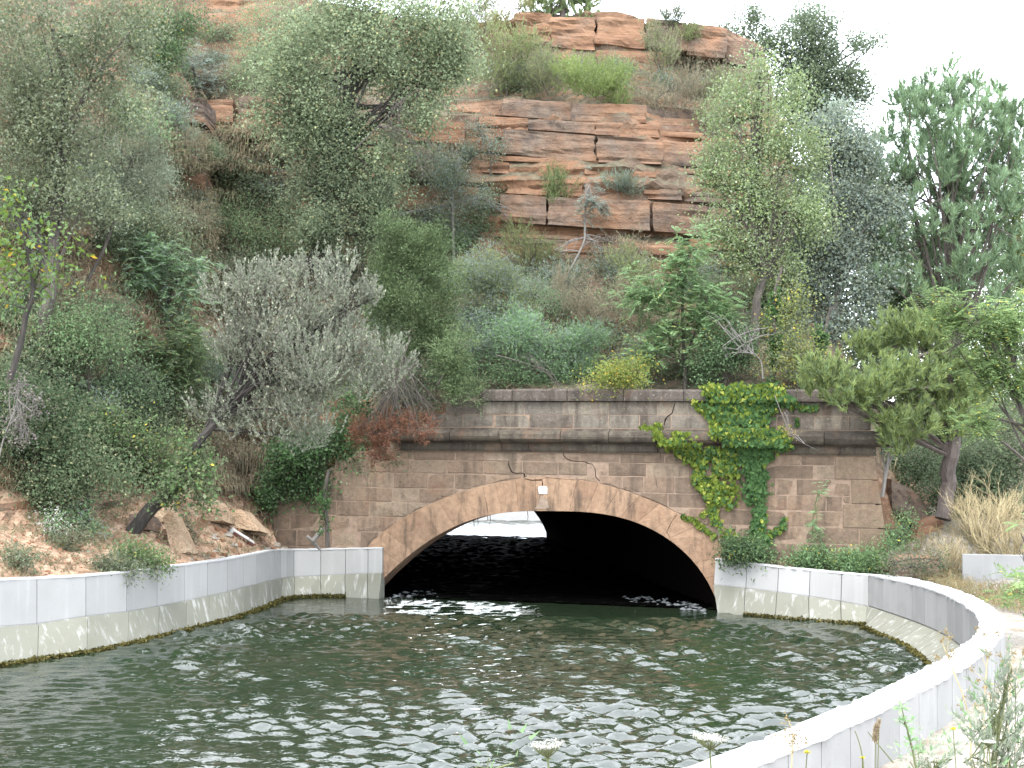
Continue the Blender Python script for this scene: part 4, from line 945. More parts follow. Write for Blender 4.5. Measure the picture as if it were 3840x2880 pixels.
plant('shrub', 'small blue grey bush hanging over the upper left ledge', 'shrub', 'pinnate', 'bluegrey', [(720, 240, 95, 70), (690, 300, 60, 40), (765, 330, 40, 55)], 700, (.22, .07), None, base=(740, 330), clump=.22)
plant('cherry_tree', 'leafy branch with large yellowing leaves at the left edge', 'tree', 'oval', 'vine', [(60, 830, 100, 90), (200, 890, 90, 55), (80, 1000, 130, 90), (250, 1040, 90, 55), (30, 1120, 60, 60), (170, 960, 70, 50)], 950, (.135, .07), 26., [(40, 1420), (85, 1220), (130, 1080), (110, 950), (50, 780)], (.07, .05, .02), bark='darkbark', clump=.28, nl=3, ntw=8, up=.2, mat2='green', frac2=.5)
for lb, bl, kd, mt, n_, lf, m2, f2 in [
 ('feathery green bush in the middle of the left slope', [(330, 1230, 170, 150), (190, 1320, 150, 120)], 'oval', 'oak', 16000, (.07, .03), 'ash', .5),
 ('blue green ash sapling bush left of the silver shrub', [(620, 1080, 140, 150), (700, 980, 70, 80), (520, 1000, 110, 110)], 'pinnate', 'ash', 1700, (.26, .085), 'bluegrey', .3),
 ('broad leafy green bush above the bank, left of the silver shrub', [(550, 1350, 210, 150), (700, 1290, 90, 110)], 'pinnate', 'oak', 1900, (.22, .08), 'green', .5),
 ('dark dense bush low at the left edge', [(150, 1600, 220, 170), (60, 1450, 130, 120)], 'oval', 'dark', 17000, (.075, .04), 'oak', .45),
 ('mid green bramble bush above the orange bank', [(430, 1630, 200, 130), (600, 1710, 160, 110)], 'oval', 'green', 15000, (.07, .042), 'oak', .5),
 ('low dark shrubs rooted along the top of the orange bank', [(330, 1790, 270, 90), (120, 1850, 130, 60)], 'oval', 'dark', 12000, (.065, .035), 'oak', .55),
 ('shady green bush beneath the ash sapling', [(420, 1180, 110, 80), (480, 1460, 180, 80)], 'oval', 'oakdark', 9000, (.065, .035), 'ash', .3),
 ('scrubby pale bush below the overhanging grass ledge', [(500, 880, 150, 110), (640, 850, 90, 90)], 'oval', 'oak', 11000, (.065, .03), 'olive', .4),
 ('olive green bush under the lower ledge', [(900, 830, 140, 90), (1020, 900, 110, 110)], 'oval', 'oak', 10000, (.06, .03), 'ash', .4),
 ('dusty green bush behind the top of the silver shrub', [(900, 1000, 110, 90), (800, 1080, 70, 80)], 'oval', 'oakdark', 7000, (.06, .03), 'heath', .3)]:
    plant('shrub', lb, 'shrub', kd, mt, bl, n_, lf, None, clump=.22, mat2=m2, frac2=f2, nl=3, ntw=12, margin=.5)
plant('dried_flower_shrub', 'dried pinkish flower heads on a leaning stalk at the left edge', 'plant', 'oval', 'blossom', [(60, 1440, 45, 70), (110, 1520, 60, 60), (40, 1600, 40, 70), (90, 1640, 30, 30)], 900, (.05, .04), 26.2, [(-20, 1800), (10, 1650), (60, 1520), (70, 1420)], (.018, .008), bark='greytwig', clump=.08)
plant('oleaster', 'large silver grey shrub with upright shoots and a dark leaning trunk', 'shrub', 'brush', 'silver', [(1180, 1010, 140, 100), (1000, 1110, 180, 140), (1230, 1170, 190, 180), (1060, 1370, 250, 190), (1320, 1360, 170, 170), (890, 1300, 90, 140), (1120, 1580, 200, 110), (900, 1540, 150, 110), (1380, 1090, 60, 80)], 60000, (.055, .024), 28.2, [(500, 1988), (585, 1880), (680, 1790), (745, 1660), (860, 1520), (980, 1400)], (.17, .15, .12, .07, .045), bark='darkbark', nl=5, ntw=30, tw=.009, clump=.13, per=22, mat2='olive', frac2=.4, ang=.62)
plant('climber', 'green leafed creeper wrapped round the leaning dark trunk', 'creeper', 'oval', 'green', [(700, 1770, 70, 80), (640, 1850, 55, 50), (760, 1850, 40, 70)], 2600, (.09, .06), 28.0, [(600, 1900), (680, 1790), (720, 1700)], (.02, .01), clump=.16, mat2='oak', frac2=.6)
plant('ivy_bush', 'dark ivy mass hanging beside the left wing of the portal', 'ivy', 'oval', 'dark', [(1130, 1720, 130, 80), (1040, 1790, 70, 70), (1260, 1660, 90, 70), (1230, 1790, 60, 45), (1010, 1870, 40, 60), (1130, 1830, 70, 40), (1330, 1560, 70, 60), (1190, 1840, 40, 60)], 13000, (.075, .06), None, base=(1100, 1860), bark='bark', clump=.18, mat2='ivydark', frac2=.4, nl=3, ntw=10, droop=.5, trad=(.04, .03), margin=1.2)
plant('shrub', 'dark twiggy thicket behind the red dead branches', 'shrub', 'oval', 'dark', [(1500, 1490, 110, 100), (1600, 1410, 100, 70), (1400, 1430, 90, 100), (1620, 1500, 70, 40)], 7000, (.065, .03), 33.4, base=(1540, 1600), clump=.2, mat2='heath', frac2=.4, nl=5, ntw=30)
plant('ivy_plant', 'thin ivy grown trunk standing against the left wing blocks', 'ivy', 'oval', 'ivydark', [(1215, 1900, 22, 80), (1225, 1990, 16, 60)], 500, (.07, .05), 32.3, [(1232, 2050), (1222, 1960), (1215, 1860), (1235, 1760)], (.06, .05, .04), clump=.05)
# ---- the middle of the slope
plant('poplar', 'big pale green tree with a dark leaning trunk before the cliff', 'tree', 'oval', 'pale', [(1330, 200, 390, 210), (1080, 330, 180, 170), (1600, 280, 220, 200), (1450, 60, 330, 120), (1690, 190, 120, 150), (1260, 450, 270, 110), (1560, 440, 130, 80), (1440, 560, 150, 110), (1340, 650, 140, 120), (1130, 520, 130, 100)], 70000, (.085, .055), 37.5, [(1180, 1000), (1215, 790), (1265, 580), (1300, 420), (1340, 240)], (.27, .25, .23, .17, .08), bark='darkbark', nl=5, ntw=20, tw=.014, clump=.22, droop=.5, mat2='oak', frac2=.33)
plant('ivy_bush', 'dark ivy curtain round the lower trunk of the big pale tree', 'ivy', 'oval', 'oakdark', [(1240, 620, 90, 170), (1290, 800, 170, 170), (1180, 900, 120, 110), (1400, 860, 120, 120), (1440, 720, 90, 100), (1130, 700, 70, 120)], 26000, (.075, .05), 37., [(1190, 1010), (1225, 780), (1270, 560)], (.12, .08), bark='darkbark', clump=.2, mat2='oak', frac2=.45, nl=4, ntw=22)
plant('dead_branches', 'bare grey drooping twigs hanging below the pale crown', 'branches', 'oval', 'oak', [(1540, 380, 110, 100), (1480, 520, 90, 90), (1600, 560, 60, 70)], 0, (.05, .03), 36.4, [(1330, 560), (1420, 470), (1500, 380), (1580, 330)], (.02, .014, .008), bark='bark', nl=4, ntw=18, tw=.008, droop=.9)
plant('shrub', 'grey leafed bush on the ledges right of the big trunk', 'shrub', 'oval', 'bluegrey', [(1700, 700, 110, 100), (1790, 760, 110, 70), (1620, 800, 120, 60), (1690, 600, 80, 60)], 9500, (.065, .03), None, clump=.2, mat2='oak', frac2=.55, bark='greytwig', ntw=20, margin=.9)
plant('fallen_branch', 'bare grey branch lying across the ledges below the grey bush', 'branches', 'oval', 'oak', [(1800, 740, 130, 50), (1900, 800, 90, 40)], 300, (.06, .03), None, base=(1460, 810), bark='greytwig', trad=(.06, .03), nl=4, ntw=12, tw=.009, margin=1.1)
plant('juniper', 'dark green juniper between silver shrub and parapet', 'shrub', 'scale', 'juniper', [(1600, 990, 100, 140), (1530, 1140, 130, 110), (1660, 1190, 90, 140), (1500, 920, 90, 120), (1590, 1290, 120, 70), (1450, 1050, 60, 110)], 42000, (.055, .016), 33.7, [(1560, 1500), (1570, 1300), (1580, 1100), (1590, 950)], (.08, .05, .03), clump=.2, per=30, mat2='pine', frac2=.3)
plant('juniper', 'bright juniper spray drooping over the left end of the parapet', 'shrub', 'scale', 'pine', [(1710, 1400, 50, 100), (1680, 1330, 70, 60), (1740, 1300, 50, 60), (1760, 1480, 60, 40)], 9000, (.055, .014), 32.6, [(1640, 1440), (1680, 1380), (1710, 1300)], (.03, .015), clump=.16, per=30, mat2='juniper', frac2=.4)
plant('dead_juniper', 'dead rusty red juniper branches hanging beside the parapet', 'branches', 'scale', 'red', [(1380, 1640, 50, 55), (1420, 1690, 42, 55), (1450, 1620, 60, 40), (1350, 1600, 30, 35), (1570, 1600, 55, 40), (1500, 1570, 45, 30)], 5200, (.06, .014), 31.4, [(1560, 1360), (1490, 1440), (1440, 1540), (1410, 1640)], (.022, .015, .009), bark='bark', nl=5, ntw=20, tw=.006, droop=.3, clump=.12, per=24, ang=.1)
plant('dead_branches', 'tangle of bare drooping twigs between silver shrub and parapet', 'branches', 'oval', 'heath', [(1500, 1450, 90, 90), (1600, 1520, 80, 60), (1440, 1500, 60, 100), (1420, 1380, 60, 80)], 500, (.05, .012), 31.8, [(1540, 1260), (1510, 1350), (1480, 1440)], (.022, .014), bark='bark', nl=6, ntw=30, tw=.007, droop=.6)
for lb, bl, kd, mt, n_, lf, m2, f2, bs in [
 ('soft grey green broom bush above the parapet, left of centre', [(1800, 1040, 130, 100), (1900, 1130, 110, 90)], 'scale', 'bluegrey', 16000, (.06, .014), 'broom', .45, (1850, 1240)),
 ('round blue grey bush over the parapet, behind the bare twigs', [(1760, 1230, 120, 90), (1830, 1290, 90, 60)], 'oval', 'bluegrey', 8000, (.06, .034), 'ash', .35, (1790, 1340)),
 ('feathery green shrub above the coping, left of the pale sapling', [(1960, 1250, 140, 90), (2090, 1340, 150, 70), (2200, 1290, 90, 60)], 'scale', 'ash', 17000, (.065, .016), 'bluegrey', .3, (2050, 1400)),
 ('dark green undergrowth right behind the coping', [(1760, 1380, 140, 60), (1930, 1400, 130, 45), (2080, 1420, 90, 35)], 'oval', 'dark', 9000, (.06, .035), 'ash', .35, (1900, 1440)),
 ('small pale bush under the broken ledge in the middle', [(2060, 1140, 90, 60), (1990, 1080, 50, 40)], 'oval', 'olive', 4500, (.06, .026), 'ash', .4, (2060, 1200)),
 ('brown heathy scrub behind the feathery shrub', [(2230, 1170, 140, 90), (2330, 1110, 90, 70), (2130, 1060, 80, 50)], 'brush', 'heath', 11000, (.06, .013), 'drygrass', .35, (2240, 1260)),
 ('olive broom under the lowest orange ledge', [(2010, 930, 110, 60), (1940, 880, 50, 50)], 'brush', 'broom', 7000, (.07, .013), 'heath', .3, (2010, 990)),
 ('low broom tuft below the ledge, left of the acacia', [(2390, 1060, 70, 90), (2340, 980, 60, 50)], 'brush', 'broom', 6000, (.07, .013), 'heath', .35, (2370, 1140)),
 ('dark hanging tuft on the face of the middle ledge', [(2090, 700, 60, 50), (2080, 750, 70, 30)], 'brush', 'broom', 5200, (.07, .013), 'dark', .4, (2085, 770)),
 ('spiky grey tuft of grass on the ledge right of the dark tuft', [(2310, 690, 70, 30), (2370, 710, 50, 24)], 'brush', 'oak', 3000, (.09, .011), 'bluegrey', .5, (2320, 720)),
 ('small grey bush at the break of the thick ledge', [(1840, 550, 42, 55), (1800, 480, 50, 40)], 'oval', 'bluegrey', 2600, (.055, .026), 'oak', .4, (1840, 600)),
 ('olive broom on the slope above the ledges, right of the pale crown', [(1900, 190, 130, 100), (1850, 290, 110, 70), (1970, 280, 80, 70)], 'brush', 'broom', 17000, (.08, .014), 'heath', .3, (1900, 350)),
 ('bright green broom below the small pine', [(2230, 310, 140, 80), (2320, 350, 90, 60), (2150, 270, 80, 70)], 'brush', 'broombright', 16000, (.08, .015), 'broom', .35, (2240, 410)),
 ('dull heath left of the bright broom', [(2060, 320, 90, 70), (2040, 240, 60, 50)], 'brush', 'heath', 7500, (.07, .013), 'broom', .45, (2060, 380)),
 ('grey heath cushion under the right top of the cliff', [(2480, 230, 80, 130), (2440, 140, 50, 60)], 'brush', 'heath', 9000, (.07, .013), 'broom', .35, (2480, 330)),
 ('dry grey scrub right of the bright broom', [(2460, 370, 130, 55), (2580, 330, 80, 70)], 'brush', 'heath', 9500, (.07, .013), 'drygrass', .35, (2480, 420)),
 ('dark spiky broom on the skyline of the cliff', [(2530, 70, 50, 38), (2550, 40, 24, 24)], 'brush', 'heath', 3000, (.07, .014), 'dark', .5, (2530, 110)),
 ('rounded pale broom below the skyline', [(2590, 120, 55, 40)], 'brush', 'broom', 3200, (.06, .013), 'heath', .3, (2590, 160)),
 ('dark scrub at the top left of the bare cliff top', [(1820, 60, 120, 70), (1740, 90, 60, 50)], 'brush', 'heath', 10000, (.08, .014), 'broom', .4, (1820, 130)),
 ('pale grassy scrub on the top edge of the cliff', [(1960, 20, 70, 26), (1890, 70, 60, 40)], 'brush', 'broom', 4200, (.07, .012), 'straw', .4, (1950, 50)),
 ('heath beside the right end of the upper cliff', [(2660, 420, 70, 90), (2700, 320, 60, 60)], 'brush', 'heath', 7000, (.07, .013), 'broom', .4, (2670, 510)),
 ('yellow green shrub sprawling on top of the coping', [(2310, 1400, 100, 40), (2230, 1440, 60, 18), (2385, 1380, 50, 45), (2350, 1430, 60, 22)], 'oval', 'yellow', 5200, (.055, .035), 'vine', .15, (2300, 1458)),
 ('dark green hollow bush right of the acacia', [(2700, 1360, 110, 90), (2780, 1290, 70, 70)], 'oval', 'dark', 8000, (.065, .04), 'ash', .3, (2720, 1450))]:
    hang = 'coping' in lb and 'sprawling' in lb
    plant('shrub', lb, 'shrub', kd, mt, bl, n_, lf, 32.35 if hang else None, base=bs, clump=.14 if kd == 'brush' else .17, per=24 if kd != 'oval' else 14, mat2=m2, frac2=f2, trad=(.02, .01), nl=2, ntw=8, margin=.3)
plant('false_acacia', 'fresh green pinnate leafed bush above the ivy on the parapet', 'shrub', 'pinnate', 'ash', [(2560, 1000, 120, 90), (2470, 1110, 120, 100), (2650, 1130, 110, 110), (2560, 1250, 170, 90), (2450, 1330, 90, 50), (2590, 930, 60, 50)], 3000, (.27, .09), 33.8, [(2570, 1470), (2565, 1350), (2560, 1200), (2560, 1050)], (.06, .045, .02), clump=.2, mat2='robinia', frac2=.3)
plant('sapling', 'slender pale sapling with white leaves before the ledges', 'tree', 'pinnate', 'bluegrey', [(2210, 680, 26, 34), (2205, 750, 40, 40), (2250, 765, 34, 26), (2150, 830, 34, 22), (2200, 800, 30, 24)], 200, (.24, .085), None, [(2140, 1010), (2190, 900), (2195, 800), (2212, 680)], (.035, .025, .012), base=(2140, 1010), bark='greytwig', clump=.1, nl=2, ntw=5)
plant('bare_branches', 'bare forked grey branches spreading at the foot of the pale sapling', 'branches', 'oval', 'oak', [(2110, 930, 60, 40), (2270, 900, 80, 30), (2250, 950, 60, 30)], 0, (.05, .02), None, [(2150, 1000), (2180, 930), (2200, 880)], (.03, .015), base=(2150, 1000), bark='greytwig', nl=3, ntw=9, tw=.012)
plant('bare_branches', 'long bare twigs drooping over the coping, left of the yellow green shrub', 'branches', 'oval', 'oak', [(2020, 1360, 100, 40), (2060, 1420, 70, 30), (1950, 1330, 60, 40)], 0, (.05, .02), 32.6, [(1860, 1330), (1960, 1360), (2050, 1400), (2150, 1500)], (.016, .013, .009, .005), bark='bark', nl=2, ntw=7, tw=.006)
# ---- trees on the right
plant('pine_tree', 'small pine with an open crown standing on the cliff top', 'tree', 'needle', 'pine', [(2030, 40, 90, 40), (2190, 70, 90, 60), (2110, 130, 110, 40), (2110, 0, 120, 50), (2230, 10, 50, 40), (2040, 110, 50, 30)], 13000, (.17, .026), 46.4, [(2095, 245), (2100, 170), (2110, 70), (2114, -60)], (.19, .16, .13, .08), bark='pinebark', per=40, clump=.2, nl=3, ntw=9, mat2='broom', frac2=.4)
plant('holm_oak', 'dark holm oak standing against the white sky behind the cliff end', 'tree', 'oval', 'oakdark', [(2900, 170, 80, 90), (3050, 200, 150, 130), (3130, 340, 120, 110), (2810, 80, 55, 80), (3230, 170, 80, 45), (3020, 60, 70, 70), (3050, 440, 130, 90), (3200, 280, 70, 40), (3290, 150, 50, 24), (2960, 330, 90, 110), (2730, 130, 40, 60)], 38000, (.10, .06), 46, [(3040, 1000), (3060, 700), (3075, 450), (3070, 250)], (.22, .2, .15, .08), bark='darkbark', clump=.2, nl=3, ntw=10)
plant('poplar_sapling', 'tall light green poplar with a thin trunk, in front of the cliff end', 'tree', 'oval', 'poplar', [(2840, 330, 90, 130), (2740, 430, 110, 130), (2930, 450, 120, 150), (2690, 600, 80, 110), (2830, 600, 150, 140), (3010, 620, 90, 150), (2760, 770, 150, 110), (2940, 800, 140, 130), (2690, 870, 80, 80), (2850, 940, 140, 90), (3040, 820, 70, 110), (2860, 250, 40, 50), (2960, 1000, 70, 60)], 42000, (.066, .050), 35.2, [(2815, 1450), (2832, 1200), (2855, 1000), (2830, 760), (2825, 500), (2850, 300)], (.13, .12, .09, .06, .03), bark='bark', clump=.2, nl=4, ntw=16, mat2='pale', frac2=.45)
plant('white_poplar', 'silvery grey white poplar between green poplar and pine', 'tree', 'oval', 'bluegrey', [(3130, 470, 110, 100), (3230, 600, 90, 110), (3330, 780, 70, 110), (3150, 560, 110, 140), (3200, 750, 120, 120), (3230, 880, 150, 110), (3120, 950, 110, 100), (3170, 1230, 150, 80), (3050, 1250, 110, 55), (3060, 1060, 90, 70), (3040, 720, 80, 130), (3010, 890, 80, 110), (3260, 1060, 130, 100), (3150, 1110, 110, 80)], 46000, (.085, .06), 37, [(3110, 1460), (3130, 1200), (3160, 900), (3170, 650)], (.15, .12, .08, .04), bark='greytwig', clump=.2, nl=4, ntw=12, mat2='olive', frac2=.4)
rp = random.Random(12); tufts = []
tries = 0
while len(tufts) < 118 and tries < 20000:
    tries += 1
    x, y = rp.uniform(3250, 3860), rp.uniform(250, 1130); top = np.interp(x, [3250, 3290, 3400, 3450, 3560, 3620, 3690, 3780, 3850], [560, 470, 300, 240, 230, 240, 260, 320, 430])
    if y < top+55 or any(abs(x-q[0]) < 36 and abs(y-q[1]) < 50 for q in tufts): continue
    if y > 800 and rp.random() < .35: continue
    tufts.append((x, y, 34 if y < 800 else 52, 62 if y < 800 else 44, rp.uniform(-1.5, 1.2)))
plant('pine_tree', 'large pine with upright bright tufts and many rising stems, far right', 'tree', 'needle', 'pinetop', tufts, 104000, (.21, .016), 38, [(3560, 1950), (3550, 1500), (3560, 1150), (3580, 800), (3590, 420)], (.20, .16, .12, .07, .035), bark='pinebark', per=46, clump=.16, nl=1, ntw=1, tw=.012, mat2='pine', frac2=.4, ang=.3)
plant('pine_tree', 'lower pine with drooping yellowish needles over the right end of the parapet', 'tree', 'needle', 'pinelow', [(3100, 1425, 100, 55, -1.6), (3200, 1500, 110, 60, -1.6), (3290, 1450, 110, 80, -1.4), (3390, 1440, 130, 110, -.8), (3370, 1620, 110, 70, -1.2), (3540, 1590, 110, 110), (3540, 1420, 110, 110), (3250, 1320, 90, 60), (3450, 1260, 150, 90), (3620, 1500, 90, 90), (3060, 1490, 50, 30, -1.6)], 46000, (.17, .022), 31.6, [(3545, 1935), (3548, 1780), (3580, 1600), (3540, 1350), (3530, 1150)], (.20, .19, .17, .12, .06), bark='pinebark', per=46, clump=.2, nl=4, ntw=8, mat2='pine', frac2=.45)
plant('robinia', 'bright green robinia with feathery hanging leaves at the right edge', 'tree', 'pinnate', 'robinia', [(3530, 1120, 80, 26), (3640, 1180, 70, 26), (3700, 1235, 120, 34), (3790, 1140, 60, 30), (3580, 1330, 90, 26), (3700, 1370, 90, 30), (3760, 1440, 90, 34), (3640, 1590, 90, 24), (3810, 1300, 50, 40), (3820, 1540, 40, 36), (3570, 1230, 60, 16), (3830, 1400, 40, 30)], 1700, (.34, .085), 26.5, [(3960, 2150), (3900, 1800), (3850, 1500), (3760, 1250)], (.10, .08, .05, .025), clump=.13, nl=2, ntw=5)
plant('robinia', 'robinia shoot with fresh pinnate leaves low at the right edge', 'plant', 'pinnate', 'robinia', [(3830, 2080, 40, 60), (3820, 2220, 40, 50), (3840, 1990, 30, 30)], 90, (.30, .085), 22., [(3900, 2350), (3870, 2200), (3850, 2000)], (.02, .01), clump=.15, nl=2, ntw=4)
for lb, bl, kd, mt, n_, lf, m2, f2, DD in [
 ('yellow green oak cut by the right edge, beside the big pine', [(3820, 740, 50, 110), (3830, 960, 60, 120), (3790, 860, 40, 60)], 'oval', 'yellow', 9000, (.08, .045), 'oak', .5, 39),
 ('dark green bush behind the tan dry shrub', [(3800, 1660, 100, 160), (3700, 1790, 130, 90), (3620, 1740, 80, 80)], 'oval', 'oakdark', 15000, (.07, .035), 'oak', .4, 33.5),
 ('dark undergrowth in the gap right of the portal corner', [(3330, 1720, 100, 60), (3420, 1800, 90, 70), (3480, 1720, 80, 90)], 'oval', 'dark', 9000, (.07, .04), 'oakdark', .5, 36),
 ('yellowish green bush behind the ivy clad trunks', [(2990, 1320, 100, 120), (3090, 1400, 80, 70), (2960, 1180, 70, 90)], 'oval', 'yellow', 9000, (.065, .04), 'oak', .6, None),
 ('dark green bush behind the pines, right of the white poplar', [(3350, 1150, 160, 140), (3270, 1300, 140, 120)], 'oval', 'oakdark', 15000, (.08, .05), 'green', .35, 39),
 ('deep green bushes closing the gap behind the dry tan bushes', [(3620, 1840, 130, 90), (3760, 1880, 130, 90), (3500, 1860, 70, 70), (3700, 1740, 140, 80)], 'oval', 'oakdark', 14000, (.075, .04), 'dark', .5, 33.6),
 ('mixed green thicket behind the robinia', [(3680, 1330, 170, 170), (3780, 1150, 100, 130), (3560, 1130, 130, 120)], 'oval', 'oak', 20000, (.08, .045), 'green', .4, 41),
 ('shaded thicket under the lower pine', [(3600, 1650, 150, 120), (3500, 1560, 130, 110), (3720, 1530, 110, 110)], 'oval', 'oakdark', 14000, (.075, .045), 'oak', .4, 37),
 ('bushy green crown behind the light poplar', [(2900, 1100, 140, 130), (3010, 980, 100, 130), (2800, 1180, 100, 110)], 'oval', 'oak', 14000, (.075, .045), 'poplar', .3, 38)]:
    plant('shrub', lb, 'shrub', kd, mt, bl, n_, lf, DD, clump=.24, mat2=m2, frac2=f2, nl=3, ntw=10)
for tr, lb, Dt in [([(2895, 1460), (2905, 1300), (2900, 1150), (2925, 1000)], 'ivy clad thin trunk rising behind the ivy on the parapet', 33.2), ([(3030, 1460), (3050, 1370), (3080, 1280), (3120, 1150)], 'leaning ivy clad trunk left of the white poplar', 34.)]:
    plant('ivy_clad_tree', lb, 'tree', 'oval', 'ivydark', [(x, y, 24, 75) for x, y in tr[:3]], 1700, (.085, .065), Dt, tr, (.08, .07, .05, .03), clump=.06, nl=2, ntw=10, bark='bark')
plant('bare_branches', 'bleached bare branches between acacia and ivy clad trunk', 'branches', 'oval', 'oak', [(2760, 1230, 110, 50), (2740, 1320, 90, 30), (2860, 1250, 80, 50), (2690, 1190, 90, 30)], 0, (.05, .02), 32.9, [(2862, 1420), (2850, 1350), (2800, 1320), (2710, 1300)], (.022, .018, .012, .007), bark='greytwig', nl=3, ntw=9, tw=.009)
plant('bare_tree', 'thin bare leaning tree at the corner of the portal', 'tree', 'oval', 'oak', [(3350, 1690, 60, 50), (3420, 1640, 60, 40), (3300, 1640, 50, 40)], 60, (.06, .03), 31., [(3310, 1860), (3320, 1780), (3332, 1700), (3345, 1600)], (.05, .045, .035, .015), bark='greytwig', nl=3, ntw=9, tw=.010)

for lb, bl, n_, DD, mt, m2 in [('pale green tree crown right behind the silvery white poplar', [(3150, 640, 110, 150), (3240, 830, 140, 160), (3110, 900, 120, 150), (3310, 930, 90, 110)], 16000, 42, 'oak', 'olive'), ('rounded green tree closing the gap behind the big pine', [(3400, 1050, 200, 170), (3300, 1180, 130, 150), (3520, 1180, 170, 150), (3470, 930, 130, 110)], 18000, 50, 'oak', 'green'), ('tree with lighter crown behind the robinia, at the right edge', [(3700, 1120, 200, 190), (3850, 1000, 150, 170), (3800, 1300, 160, 150), (3680, 930, 140, 110)], 19000, 53, 'oakdark', 'oak'), ('wide dark tree far back between white poplar and big pine', [(3200, 1380, 180, 150), (3420, 1420, 200, 170), (3640, 1450, 200, 150), (3850, 1480, 180, 160)], 20000, 48, 'oakdark', 'oak')]:
    plant('background_tree', lb, 'tree', 'oval', mt, bl, n_, (.12, .075), DD, clump=.34, mat2=m2, frac2=.4, nl=2, ntw=6)

# ---- low scrub rooted all over the slope: a few kinds, copied
protos = []
for k, (mt, m2, kd, lf, n_) in enumerate([('oak', 'olive', 'oval', (.07, .032), 3600), ('heath', 'drygrass', 'brush', (.075, .014), 4200), ('ash', 'oak', 'oval', (.065, .034), 3600), ('oakdark', 'oak', 'oval', (.07, .036), 3800), ('bluegrey', 'oak', 'scale', (.065, .014), 4200)]):
    protos.append(plant('scrub_bush', ['low grey green leafy scrub bush', 'low brownish heathy scrub bush', 'low fresh green leafy scrub bush', 'low dark green leafy scrub bush', 'low blue grey feathery scrub bush'][k]+' rooted between the larger shrubs of the hillside', 'shrub', kd, mt, [(1900, 1000, 80, 52), (1960, 1020, 60, 40), (1850, 1020, 50, 40)], n_, lf, 40., base=(1900, 1058), clump=.2, mat2=m2, frac2=.45, trad=(.02, .01), nl=2, ntw=8, group='scrub bushes on the hillside'))
rng = np.random.default_rng(31); k = 0
WHERE = ['among the trees at the upper left', 'on the ledges left of the big pale tree', 'on the slope above the left bank', 'on the slope above the parapet', 'between the silver shrub and the parapet', 'below the bare cliff top', 'beside the upper left ledge', 'under the ledges right of the big pale tree']
for ri, (x0, x1, y0, y1, n_) in enumerate([(-60, 650, 120, 900, 40), (150, 1300, 480, 1100, 56), (-60, 1000, 1050, 1800, 50), (1350, 2950, 960, 1420, 56), (1000, 1550, 1250, 1750, 20), (1850, 2750, 240, 360, 16), (800, 1300, 120, 350, 10), (1450, 1900, 560, 950, 16)]):
    for _ in range(n_):
        P = hit(rng.uniform(x0, x1), rng.uniform(y0, y1), BH)
        if P[1] > 50: continue
        o = protos[k % 5] if k < 5 else copy_tree(protos[rng.integers(0, 5)]); k += 1
        o['label'] = o['label'].split(' rooted')[0].split(' growing')[0]+' growing '+WHERE[ri]; o.location = P-np.array([0, -.15, .1]); o.rotation_euler = (0, 0, rng.uniform(0, 6.28)); s_ = rng.uniform(.7, 1.35); o.scale = (s_, s_, s_*rng.uniform(.8, 1.1))
# ---- ivy on the portal
def surf_n(z): return np.where(z > 5.14, .14, np.where(z > 4.46, .02, np.where(z > 4.05, .37, np.where(z > 3.84, .12, .03))))
def ivy(root_label, strokes):
    rng = np.random.default_rng(77); allP = {0: [], 1: []}; mb = MB(); L = pw(10, 4.5, 0)
    root = thing('ivy', root_label, 'ivy', tuple(L))
    for pts, rad, n, light in strokes:
        w_ = np.array([c5(*q) for q in pts]); r = rad*.5877/149.
        s = np.concatenate([[0], np.cumsum(np.linalg.norm(np.diff(w_, axis=0), axis=1))]); n = int(n*1.25); t = rng.random(n)*s[-1]
        uz = np.stack([np.interp(t, s, w_[:, k]) for k in (0, 1)], 1)+rng.normal(0, 1, (n, 2))*r*.46
        uz[:, 1] = np.minimum(uz[:, 1], 5.48+.14*rng.random(n)+.06*np.sin(uz[:, 0]*9))
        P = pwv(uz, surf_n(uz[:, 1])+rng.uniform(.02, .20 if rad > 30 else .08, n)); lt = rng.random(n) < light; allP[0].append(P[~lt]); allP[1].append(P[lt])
        for _ in range(2):
            tt = np.sort(rng.random(6))*s[-1]; q = np.stack([np.interp(tt, s, w_[:, k]) for k in (0, 1)], 1)+rng.normal(0, r*.25, (6, 2)); tube(mb, pwv(q, surf_n(q[:, 1])+.03)-L, [.014, .013, .012, .01, .008, .006], 3)
    obj('stems', mb.mesh('stems'), M['bark'], root)
    for k in (0, 1):
        P = np.concatenate(allP[k]); n = len(P); A = unit(np.array([0, 0, -1.])+rng.normal(0, .45, (n, 3))); Nn = unit(N3*.9+[0, 0, .35]+rng.normal(0, .35, (n, 3))); B = unit(np.cross(Nn, A)); s = rng.uniform(.045, .085, (n, 1))
        V = np.stack([P-A*s*.25, P-A*s*.45+B*s*.55, P+A*s*.2+B*s*.62, P+A*s*1.0, P+A*s*.2-B*s*.62, P-A*s*.45-B*s*.55], 1)+rng.normal(0, .004, (n, 6, 3))
        V += Nn[:, None]*np.array([0, .012, 0, -.02, 0, .012])[None, :, None]
        base = np.arange(n)[:, None]*6; Fq = np.concatenate([base+[0, 1, 2, 3], base+[0, 3, 4, 5]])
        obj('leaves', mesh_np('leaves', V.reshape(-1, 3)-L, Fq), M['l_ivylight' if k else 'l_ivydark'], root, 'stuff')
    return root
